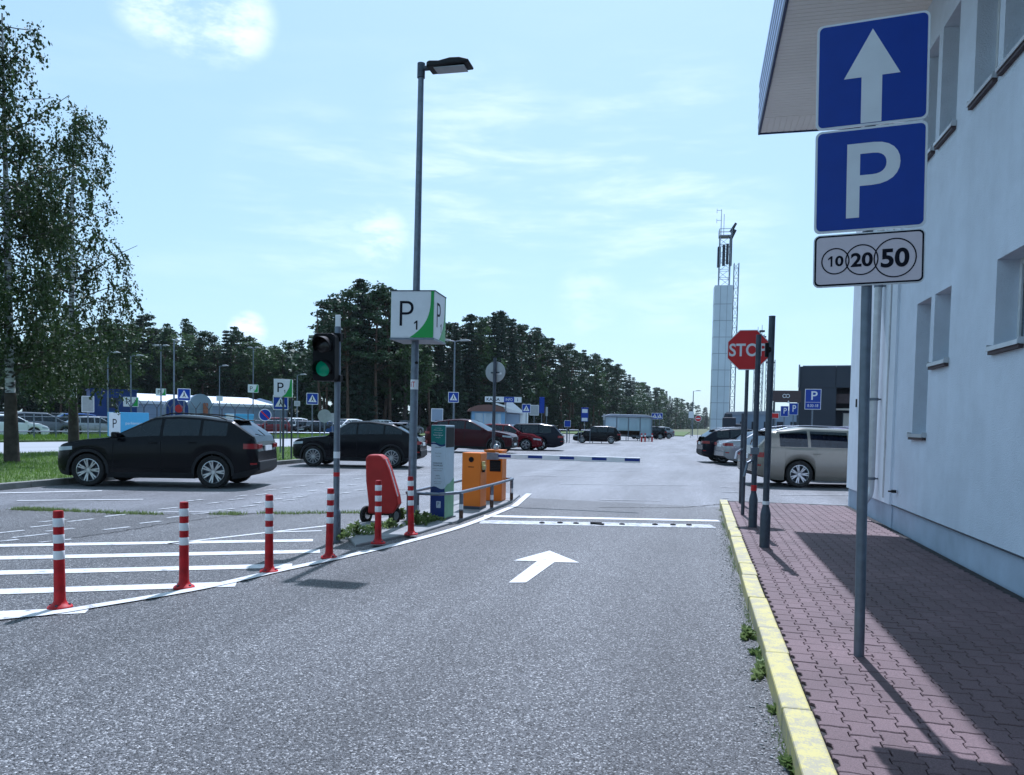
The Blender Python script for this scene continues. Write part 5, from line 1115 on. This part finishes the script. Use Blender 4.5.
lamp(297, 375, 78, 'thin lamp post between the P1 box and the traffic light'); lamp(453.5, 341, 57, 'tall double-armed lamp post right of the P1 box', arms=2, hw=1.15, r=.06); lamp(692.5, 391, 130, 'far lamp post left of the slim tower', hw=1.2, r=.08)
# tent hall
p0 = B(135, 88); p1 = B(287, 96); ang = math.atan2(p1.y-p0.y, p1.x-p0.x); Lh = (p1-p0).length; ze = 3.05; zr = ZAT(p0, 135, 391.5)
t = empty('tent_hall', p0, ang, 'long grey tent hall with white scalloped roof before the forest', 'tent'); hw = 6.0
MB().box(0, Lh, 0, .1, 0, ze).box(0, Lh, 2*hw-.1, 2*hw, 0, ze).prism([(0, 0), (0, 0)], 0, 0).build('side_wall', 'tent_side', t) if False else MB().box(0, Lh, 0, .1, 0, ze).box(0, Lh, 2*hw-.1, 2*hw, 0, ze).build('side_wall', 'tent_side', t)
for x in (0, Lh-.1): MB().add([(x, .0, 0), (x, 2*hw, 0), (x, 2*hw, ze), (x, hw, zr), (x, 0, ze), (x+.1, .0, 0), (x+.1, 2*hw, 0), (x+.1, 2*hw, ze), (x+.1, hw, zr), (x+.1, 0, ze)], [(0, 1, 2, 3, 4), (9, 8, 7, 6, 5)]).build('end_wall', 'tent_side', t)
rf = MB(); n = 34
rf.add([(-.2, -.15, ze), (Lh-1.6, -.15, ze), (Lh-1.6, hw, zr), (-.2, hw, zr), (-.2, 2*hw+.15, ze), (Lh-1.6, 2*hw+.15, ze), (Lh+.1, hw, ze+.2), (Lh+.1, -.15, ze-.1), (Lh+.1, 2*hw+.15, ze-.1)], [(0, 1, 2, 3), (3, 2, 5, 4), (1, 7, 6, 2), (2, 6, 8, 5)])
for k in range(n):
    a = -.2+(Lh-1.4)*k/n; b_ = -.2+(Lh-1.4)*(k+1)/n; rf.add([(a, -.16, ze+.02), (b_, -.16, ze+.02), ((a+b_)/2+.25, -.16, ze-.28), ((a+b_)/2-.25, -.16, ze-.28)], [(0, 1, 2, 3)])
rf.build('roof', 'tent_roof', t)
q0 = B(164, 82); q1 = B(213, 82.3)
t = empty('entrance_tent', q0, math.atan2(q1.y-q0.y, q1.x-q0.x), 'round-topped grey entrance bay with a blue front before the tent hall', 'tent'); L2 = (q1-q0).length
def archp(x0, x1, z0, zc, rise): return [(x0, z0), (x1, z0), (x1, zc)] + [((x0+x1)/2+(x1-x0)/2*math.cos(RAD(a)), zc+rise*math.sin(RAD(a))) for a in range(15, 180, 15)] + [(x0, zc)]
MB().prism(archp(0, L2*.52, 0, 2.3, 1.0), 0, 3).build('arched_bay', 'steel_far', t); MB().prism(archp(.2, L2*.49, 0, 2.3, 1.0), -.05, 0).build('blue_front', 'deep_blue', t); MB().prism(archp(L2*.50, L2, 0, 2.5, 1.3), .4, 3.5).build('grey_bay', 'tent_side', t)
MB().prism(disc((L2*.30, 2.3), .38, 16), -.09, -.055).build('red_emblem', 'sign_red', t); MB().box(L2*.80, L2*.90, .2, .38, 0, 2.9).build('striped_side', 'brick_red', t)
p0 = B(90, 79); p1 = B(137, 79.3)
t = empty('blue_shed', p0, math.atan2(p1.y-p0.y, p1.x-p0.x), 'dark blue shed with a square window at the left end of the tent hall', 'shed'); L3 = (p1-p0).length
MB().box(0, L3, 0, 5, 0, ZAT(p1, 120, 390.5)).build('wall', 'deep_blue', t); MB().box(L3*.35, L3*.60, -.05, .02, 2.2, 3.1).build('window', 'charcoal2', t, bevel=.01); MB().box(-.1, L3+.1, -.15, 5.1, ZAT(p1, 120, 390.5), ZAT(p1, 120, 390.5)+.1).build('roof', 'deep_blue', t)
def board(px0, px1, pt, d, label, name='advert_board'):
    a = B(px0, d); b_ = B(px1, d+.2); t = empty(name, a, math.atan2(b_.y-a.y, b_.x-a.x), label, 'board'); L_ = (b_-a).length; h = ZAT(a, px0, pt)
    MB().box(0, L_, 0, 1.0, .3, h).build('panel', 'cyan_board', t, bevel=.02); MB().box(0, L_*.28, -.02, 0, .32, h-.02).build('white_panel', 'sign_white', t); text('logo', 'P', 'black_ink', t, L_*.14, h*.62, -.021, L_*.1, h*.3)
    text('lettering', 'parkimine', 'sign_white', t, L_*.62, h*.62, -.001, L_*.42, h*.12); MB().box(.05, .2, .1, .9, 0, .3).box(L_-.2, L_-.05, .1, .9, 0, .3).build('foot', 'galv_dark', t)
board(109, 149, 412, 50, 'light blue advertising board with a white P panel at its left end'); board(226, 254, 413.5, 62, 'light blue board seen above the tail of the nearest black SUV')
# fence with barbed Y arms + guard rail along the far grass strip
ya = [B(x, 47+(x/400)*14, .1) for x in range(118, 300, 13)]
t = empty('security_fence', ya[0], 0, 'wire fence with Y-shaped barbed arms before the tent hall', 'fence')
for p in ya:
    q = p-ya[0]; MB().cyl(q, q+Vector((0, 0, 1.9)), .035, .035, 8).cyl(q+Vector((0, 0, 1.9)), q+Vector((-.35, 0, 2.35)), .03, .02, 6).cyl(q+Vector((0, 0, 1.9)), q+Vector((.35, 0, 2.35)), .03, .02, 6).build('fence_post', 'galv_dark', t, smooth=True)
wv = MB()
for a, b_ in zip(ya[:-1], ya[1:]):
    a = a-ya[0]; b_ = b_-ya[0]
    for z in (.3, .7, 1.1, 1.5, 1.9): wv.cyl(a+Vector((0, 0, z)), b_+Vector((0, 0, z)), .006, .006, 4, cap=False)
wv.build('wire', 'galv_dark', t)
gp = [B(x, 50+(x/430)*12, .1) for x in range(-10, 430, 22)]
t = empty('guard_rail', gp[0], 0, 'long thin tube rail on posts along the grass beyond the road', 'rail'); rl = MB()
for a, b_ in zip(gp[:-1], gp[1:]):
    rl.cyl(a-gp[0]+Vector((0, 0, .42)), b_-gp[0]+Vector((0, 0, .42)), .035, .035, 8).cyl(a-gp[0]+Vector((0, 0, 1.25)), b_-gp[0]+Vector((0, 0, 1.25)), .02, .02, 6)
rl.build('rail', 'galv', t, smooth=True)
for k, p in enumerate(gp): q = p-gp[0]; MB().cyl(q, q+Vector((0, 0, 1.27 if k % 2 else 1.45)), .035, .035, 8).build('post', 'galv', t, smooth=True)
def round_sign(px, pyc, d, r_, m_, label, extra=None, back=False):
    p = B(px, d); z = ZAT(p, px, pyc); t = empty('round_sign', p, face_cam(p), label, 'sign'); pole('post', t, 0, .03, 0, z+r_*.6, .03); b = MB().lathe([(0, 0), (r_, 0), (r_, .012), (0, .012)], 30, (0, -.01, z), axis='y').build('sign_disc', 'sign_back' if back else 'sign_white', t)
    if not back: MB().lathe([(0, 0), (r_*.88, 0), (r_*.88, .004), (0, .004)], 30, (0, -.0145, z), axis='y').build('sign_face', m_, b)
    if extra: extra(b, z, r_)
def slash(b, z, r_): M = Matrix.Translation((0, 0, z)) @ Matrix.Rotation(RAD(45), 4, 'Y'); MB().box(-r_*.9, r_*.9, -.020, -.016, -r_*.1, r_*.1, M).build('slash', 'sign_red', b)
def bar(b, z, r_): MB().box(-r_*.62, r_*.62, -.020, -.016, z-r_*.15, z+r_*.15).build('bar', 'sign_white', b)
round_sign(265, 415, 44, .33, 'sign_blue', 'blue no-parking roundel above the tail of the nearest black SUV', slash); round_sign(324.5, 416, 36, .30, None, 'round sign back standing behind the nose of the black crossover', back=True); round_sign(332.5, 417.5, 46, .26, None, 'smaller round sign back right beside the traffic light pole', back=True)
round_sign(698, 418.5, 105, .42, 'sign_red', 'red no-entry roundel left of the slim tower', bar)
t = thin_sign('road_sign', 'green and white board on the far post left of the no-entry roundel', 'sign', 691, 0, 411.5, .7, .9, 'sign_white', None, d=110)
# bush sign, snowflake-like hoarding pole by the birches
thin_sign('road_sign', 'small blue sign on a post among the birch leaves', 'sign', 88, 0, 396, .55, .8, 'sign_back', None, d=44)
# kiosk
p0 = B(470, 86); p1 = B(529, 86.5)
t = empty('kiosk', p0, math.atan2(p1.y-p0.y, p1.x-p0.x), 'small kiosk with arched dark roof and pale blue glass front behind the red cars', 'kiosk'); Lk = (p1-p0).length; ks = 9.2
MB().box(.2, Lk*.60, 0, 3.2, 0, 2.75).build('wall', 'kiosk_wall', t); MB().box(Lk*.58, Lk*.85, .6, 3.4, 0, 2.6).build('wall', 'tent_side', t); MB().box(Lk*.86, Lk, .9, 3.2, 0, 2.7).build('wall', 'white_paint', t)
wn = MB(); [wn.box(.5+k*1.0, 1.42+k*1.0, -.03, .01, .6, 2.55) for k in range(3)]; wn.build('window', 'shelter_glass', t)
ar = [(-.2, 2.75)] + [(Lk*.29-(Lk*.32)*math.cos(RAD(a)), 2.75+.75*math.sin(RAD(a))) for a in range(10, 171, 10)] + [(Lk*.62, 2.75)]
MB().prism(ar, -.3, 3.4).build('roof', 'kiosk_roof', t); MB().prism([(Lk*.60, 2.7), (Lk*.62, 3.9), (Lk*.55, 4.0), (Lk*.72, 3.8), (Lk*.92, 2.75), (Lk*.92, 2.6)], .2, 3.5).build('roof', 'tent_roof', t)
MB().prism([(Lk*.36, 3.65), (Lk*.44, 3.7), (Lk*.90, 2.85), (Lk*.86, 2.7)], -.4, -.3).build('roof_edge', 'white_paint', t)
p = B(503, 80); t = empty('kiosk_banner', p, face_cam(p), 'long name board reading KASSA on a post above the kiosk', 'sign'); z = ZAT(p, 503, 399.5); pole('post', t, .25, .05, 0, z+.2, .06)
b = MB().box(-1.9, 1.85, 0, .08, z-.28, z+.28).build('board', 'sign_white', t); MB().box(.05, 1.10, -.01, -.001, z-.27, z+.27).build('blue_panel', 'sign_blue', b); text('lettering', 'KASSA', 'black_ink', b, -1.05, z, -.001, 1.35, .32, bold=.02); text('lettering', 'INFO', 'sign_white', b, .58, z, -.0105, .7, .28); text('lettering', 'i', 'black_ink', b, 1.45, z, -.001, .06, .32)
# flag-like vertical blue sign, bus-stop sign and small barrier frames
def vsign(px, pyt, pyb, d, w_, label, txt=None, m_='sign_blue', white=0):
    p = B(px, d); zt = ZAT(p, px, pyt); zb = ZAT(p, px, pyb); t = empty('road_sign', p, face_cam(p), label, 'sign'); pole('post', t, 0, .04, 0, zt, .035)
    b = MB().box(-w_/2, w_/2, -.02, .0, zb, zt).build('board', m_, t, bevel=.004)
    if white: MB().box(-w_/2+.06, w_/2-.06, -.025, -.021, zb+(zt-zb)*.62, zt-(zt-zb)*.12).build('bus_symbol', 'sign_white', b); MB().box(-w_/2+.05, w_/2-.05, -.025, -.021, zb+(zt-zb)*.03, zb+(zt-zb)*.26).build('timetable', 'sign_white', b)
    if txt: text('lettering', txt, 'sign_white', b, 0, (zb+zt)/2, -.0205, w_*.5, (zt-zb)*.5)
    return t
vsign(541.5, 397, 413, 66, .42, 'tall narrow blue sign right of the kiosk'); vsign(546.5, 407, 416, 70, .2, 'narrow grey plate on a post beside the tall narrow blue sign', None, 'sign_back')
vsign(584.5, 407.5, 421.5, 66, .58, 'blue and white bus stop sign above the black people carrier', white=1); vsign(604, 414, 420, 74, .2, 'thin grey plate at the left end of the bus shelter', None, 'sign_back')
t = empty('rail_frames', B(552, 62), face_cam(B(552, 62))+.0, 'row of grey tube frames between the black estate and the people carrier', 'rail'); fr = MB()
for k in range(5):
    x0 = -.5+k*.95; fr.tube([(x0, k*.3, 0), (x0, k*.3, 1.05), (x0+.72, k*.3, 1.05), (x0+.72, k*.3, 0)], .028, 8)
fr.build('frame', 'galv', t, smooth=True)
thin_sign('parking_sign', 'small blue parking sign over the grey tube frames', 'sign', 567.5, 0, 420.5, .55, .55, 'sign_blue', None, d=66)
thin_sign('info_board', 'pale grey board right of the kiosk crossing sign', 'sign', 534, 0, 405, .75, .85, 'sign_back', None, d=64)
thin_sign('info_board', 'pale board with the forest behind it, left of the dark red SUV roof', 'sign', 437, 0, 408.5, .9, 1.0, 'tent_side', None, d=60)
# bus shelter
p0 = B(605, 78); p1 = B(652, 78.5); a_ = math.atan2(p1.y-p0.y, p1.x-p0.x); Ls = (p1-p0).length
t = empty('bus_shelter', p0, a_, 'glass bus shelter with flat pale roof in the middle distance', 'bus shelter')
MB().prism([(-.2, 2.42), (.5, 2.60), (Ls-.8, 2.58), (Ls+.2, 2.40), (Ls+.2, 2.32), (-.2, 2.34)], -.3, 2.2).build('roof', 'steel_far', t, bevel=.03)
fm = MB()
for k in range(5):
    x = Ls*k/4
    for y in (.0, 1.9): fm.box(x-.035, x+.035, y-.035, y+.035, 0, 2.36)
fm.box(0, Ls, -.02, .02, .40, .45).box(0, Ls, 1.88, 1.92, .40, .45); fm.build('frame', 'galv', t)
for k in range(4):
    x0, x1 = Ls*k/4+.05, Ls*(k+1)/4-.05; MB().box(x0, x1, 1.89, 1.90, .5, 2.3).build('glass_panel', 'shelter_glass', t)
    MB().box(x0, x1, .0, .01, 1.0 if k in (1, 2) else .5, 2.3).build('glass_panel', 'shelter_glass', t)
for x in (0.0, Ls): MB().box(x-.005, x+.005, .05, 1.85, .5, 2.3).build('glass_panel', 'shelter_glass', t)
MB().box(.4, Ls-.3, 1.2, 1.6, .42, .50).box(.5, .6, 1.25, 1.55, 0, .42).box(Ls-.5, Ls-.4, 1.25, 1.55, 0, .42).build('bench', 'bark_pine', t); MB().box(.8, Ls-.2, 1.6, 1.66, .55, .98).build('bench_back', 'bark_pine', t)
b0 = None
for k, (px, lab) in enumerate(((642, 'red and white post, left of the three before the bus shelter end'), (645.5, 'red and white post, middle of the three before the bus shelter end'), (652.5, 'red and white post at the right end of the bus shelter'))):
    if b0 is None:
        t = empty('marker_post', (0, 0, 0), 0, lab, 'post', 'posts before the bus shelter'); MB().cyl((0, 0, 0), (0, 0, .8), .07, .07, 12).build('shaft', 'bollard_red', t); MB().cyl((0, 0, .5), (0, 0, .64), .073, .073, 12).build('band', 'bollard_white', t); b0 = t
    else: t = copy_tree(b0, label=lab)
    t.location = B(px, 73+k)
# slim tower
PT = B(719.5, 150); t = empty('slim_tower', PT, RAD(3), 'slim tall tower wrapped in pale blue-grey panels with antennas and a lattice ladder', 'tower')
MB().box(-1.7, 1.45, -1.6, 1.6, 0, 27.4).build('shaft', 'tower_wrap', t)
jn = MB(); [jn.box(-1.715, 1.465, -1.615, 1.615, z-.05, z+.05) for z in np.arange(3.0, 27, 3.0)]; jn.box(-.7, -.62, -1.62, -1.6, 0, 27.3); jn.box(.5, .56, -1.62, -1.6, 0, 27.3); jn.build('panel_joints', 'steel_far', t)
def lattice(mb, x0, y0, s, z0, z1, r=.05, step=1.4):
    c4 = [(x0-s, y0-s), (x0+s, y0-s), (x0+s, y0+s), (x0-s, y0+s)]
    for (x, y) in c4: mb.cyl((x, y, z0), (x, y, z1), r, r, 5)
    z = z0; k = 0
    while z < z1-.01:
        zz = min(z+step, z1)
        for i in range(4):
            a, b_ = c4[i], c4[(i+1) % 4]; mb.cyl((*a, z), (*b_, z), r*.6, r*.6, 4, cap=False); mb.cyl((*(a if k % 2 else b_), z), (*(b_ if k % 2 else a), zz), r*.6, r*.6, 4, cap=False)
        z = zz; k += 1
    return mb
lattice(lattice(MB(), 2.1, -.5, .42, 0, 31.5, .07, 1.8), .0, 0, .95, 27.4, 36.5, .08, 1.5).build('lattice', 'steel_far', t)
ant = MB(); ant.box(-1.3, -.75, -.6, .6, 31, 34.6).box(.8, 1.25, -.5, .5, 31.2, 36.0).box(-.5, .0, -1.1, -.8, 31, 34.8).box(.15, .6, -1.1, -.8, 31.3, 35).cyl((.9, -.3, 36.0), (1.7, -.5, 37.6), .35, .28, 10).cyl((.9, -.3, 37.2), (1.8, -.5, 38.8), .3, .22, 10)
ant.build('antenna_panels', 'charcoal2', t); mb = MB()
for (x, y) in ((-1.1, -1.1), (1.1, -1.1), (1.1, 1.1), (-1.1, 1.1)): mb.cyl((x, y, 36.5), (x, y, 37.7), .05, .05, 5)
for z in (37.1, 37.7): mb.tube([(-1.1, -1.1, z), (1.1, -1.1, z), (1.1, 1.1, z), (-1.1, 1.1, z), (-1.1, -1.1, z)], .05, 5)
mb.box(-1.15, 1.15, -1.15, 1.15, 36.45, 36.55); mb.build('railing', 'steel_far', t); mb = MB().cyl((-.8, 0, 36.5), (-.8, 0, 41.5), .08, .05, 6).cyl((-.3, 0, 36.5), (-.3, 0, 40.6), .05, .05, 6)
for z in (39.5, 41.3): mb.cyl((-1.6, 0, z), (-.8, 0, z), .04, .04, 5).cyl((-1.6, 0, z-.5), (-1.6, 0, z+.3), .04, .04, 5)
mb.build('whip_antenna', 'steel_far', t)
def mast(px, pyt, d, s, label):
    p = B(px, d); h = ZAT(p, px, pyt); t = empty('lattice_mast', p, .2, label, 'mast'); lattice(MB(), 0, 0, s, 0, h-2, .07, 2.0).build('lattice', 'steel_far', t); MB().cyl((0, 0, h-2), (0, 0, h), .06, .04, 6).box(-.9, .9, -.1, .1, h-2.6, h-2.3).box(-.5, .5, -.3, .3, h-1.5, h-1.1).build('antenna', 'charcoal2', t)
mast(755, 327, 170, .45, 'thin lattice mast just left of the middle bare pole'); mast(759, 325, 172, .40, 'thin lattice mast between the two bare poles'); mast(768.5, 350, 165, .7, 'wider pale lattice mast just right of the tallest bare pole')
# long low building across the far right
p0 = B(727, 96); p1 = B(802, 84); t = empty('low_building', p0, math.atan2(p1.y-p0.y, p1.x-p0.x), 'long low grey building with a pinkish roof edge behind the right-hand parked cars', 'building'); Lb = (p1-p0).length; z = ZAT(p0, 740, 415)
MB().box(0, Lb, 0, 8, 0, z).build('wall', 'tent_side', t); MB().box(-.1, Lb, -.1, 8, z, z+.35).build('roof_edge', 'steel_far', t); wn = MB()
for k in range(6): wn.box(.5+k*Lb/6, .5+k*Lb/6+1.1, -.04, .02, 1.2, 2.2)
wn.build('window', 'charcoal2', t)
p = B(733, 90); t = empty('machinery', p, 0, 'dark machinery block standing between the slim tower and the low building', 'machine'); MB().box(-1.1, .3, 0, 2, 0, 2.6).box(.3, 1.4, .3, 1.7, 0, 1.9).cyl((-.5, 1, 2.6), (-.5, 1, 3.1), .5, .4, 14).cyl((-1.0, .0, .9), (-1.0, -.4, .9), .4, .4, 12).build('block', 'charcoal2', t, bevel=.05)
# dark building at the right with recessed entrance
X0, Y0 = 5.62, 48
t = empty('dark_building', (X0, Y0, 0), RAD(-7.5), 'dark blue-grey flat-roofed building with a recessed glazed entrance behind the white building corner', 'building')
z1 = ZAT((X0, Y0), 800, 366.5); z2 = ZAT((X0, Y0), 800, 387.5)
bm2 = MB()
for k in range(5): bm2.box(k*2.0+.01, k*2.0+1.985, 0, .2, z2, z1)
bm2.build('cornice_panels', 'charcoal', t); MB().box(0, 10, .02, 12, 0, z1-.01).build('core', 'charcoal2', t) if False else None
MB().box(0, 2.05, .03, 12, 0, z2).box(3.85, 10, .03, 12, 0, z2).box(2.05, 3.85, 1.6, 12, 0, z2).box(0, 10, .2, 12, z2, z1-.02).build('wall', 'charcoal', t)
MB().box(2.05, 3.85, .4, .5, 3.0, 3.55).build('canopy_panel', 'brown_sign', t); MB().box(2.1, 3.8, .9, 1.5, 2.62, 2.72).build('door_beam', 'soffit', t)
for x in (1.25, 2.45, 3.25): f = MB().box(x, x+.06, 1.42, 1.5, .9, 2.5).box(x+.5, x+.56, 1.42, 1.5, .9, 2.5).box(x, x+.56, 1.42, 1.5, 2.45, 2.5).build('window', 'galv_dark', t); MB().box(x+.06, x+.5, 1.45, 1.47, .9, 2.45).build('pane', 'soffit', f)
MB().box(-.02, .06, -.12, 0, z2, z1+.1).box(.2, 8, -.02, .2, z1, z1+.05).build('roof_trim', 'galv', t)
p = Vector((4.1, 46.5, 0)); zt = ZAT(p, 785, 390.5); zb = ZAT(p, 785, 402); t = empty('height_sign_beam', p, 0, 'dark beam with paired round limit signs left of the dark building', 'sign')
MB().prism([(-.05, zb+.15), (.15, zb), (1.5, zb), (1.5, zt), (-.05, zt)], 0, .6).build('beam', 'brown_sign', t)
for x in (.62, .80): MB().ring((x, (zt+zb)/2+.02), .075, .11, -.02, -.002, 24).build('limit_ring', 'sign_white', t)
MB().prism([(.76, zb-.05), (.92, zb-.05), (.84, zb+.1)], -.02, -.001).build('triangle', 'sign_white', t)
MB().cyl((.1, .3, 0), (.1, .3, zb), .06, .06, 8).cyl((1.4, .3, 0), (1.4, .3, zb), .06, .06, 8).build('leg', 'galv_dark', t)
def psign(px0, px1, pyt, pyb, d, label, two=False):
    px = (px0+px1)/2; p = B(px, d); zt = ZAT(p, px, pyt); zb = ZAT(p, px, pyb); w_ = (px1-px0)/FOCAL_PX*d*1.02; t = empty('parking_sign', p, 0, label, 'sign'); pole('post', t, 0, .03, 0, zb+.05, .03)
    b = MB().box(-w_/2, w_/2, -.02, 0, zb, zt).build('plate', 'sign_white', t, bevel=.003); MB().box(-w_/2+.02, w_/2-.02, -.024, -.0205, zb+.02, zt-.02).build('sign_face', 'sign_blue', b)
    h = zt-zb; text('letter', 'P', 'sign_white', b, w_*.08, zb+h*(.68 if two else .55), -.0245, w_*.38, h*(.42 if two else .55), bold=.01)
    if two: MB().box(-w_/2+.03, w_/2-.03, -.027, -.0245, zb+h*.345, zb+h*.36).build('divider', 'sign_white', b); text('number', '8.00-18', 'sign_white', b, 0, zb+h*.19, -.0245, w_*.66, h*.14)
    return t
psign(805, 819, 389, 409.5, 32, 'blue P sign with small figures below on a thin post before the dark building', True)
t = psign(789, 797, 403, 415, 44, 'small blue P sign under the dark beam, right one of the pair'); t = psign(780.5, 787.5, 406, 416.5, 44, 'small blue sign with a white figure under the dark beam, left one of the pair')
thin_sign('info_board', 'small red board seen between the poles and the beam', 'sign', 775, 0, 413, .28, .22, 'sign_red', None, d=34)

# ================================================================== THIN SUMMER AIR
hz = MB().box(-420, 420, -60, 980, -1.2, 46).build('haze', 'concrete'); hm = bpy.data.materials.new('haze'); hm.use_nodes = True; t = hm.node_tree; t.nodes.clear()
o_ = N(t, 'ShaderNodeOutputMaterial'); pv_ = N(t, 'ShaderNodeVolumePrincipled'); pv_.inputs['Color'].default_value = (.80, .88, 1.0, 1); pv_.inputs['Density'].default_value = .00008; pv_.inputs['Anisotropy'].default_value = .3
t.links.new(pv_.outputs[0], o_.inputs['Volume']); hz.data.materials.clear(); hz.data.materials.append(hm); hz['kind'] = 'stuff'; hz['label'] = 'thin summer haze over the car park'; hz['category'] = 'haze'
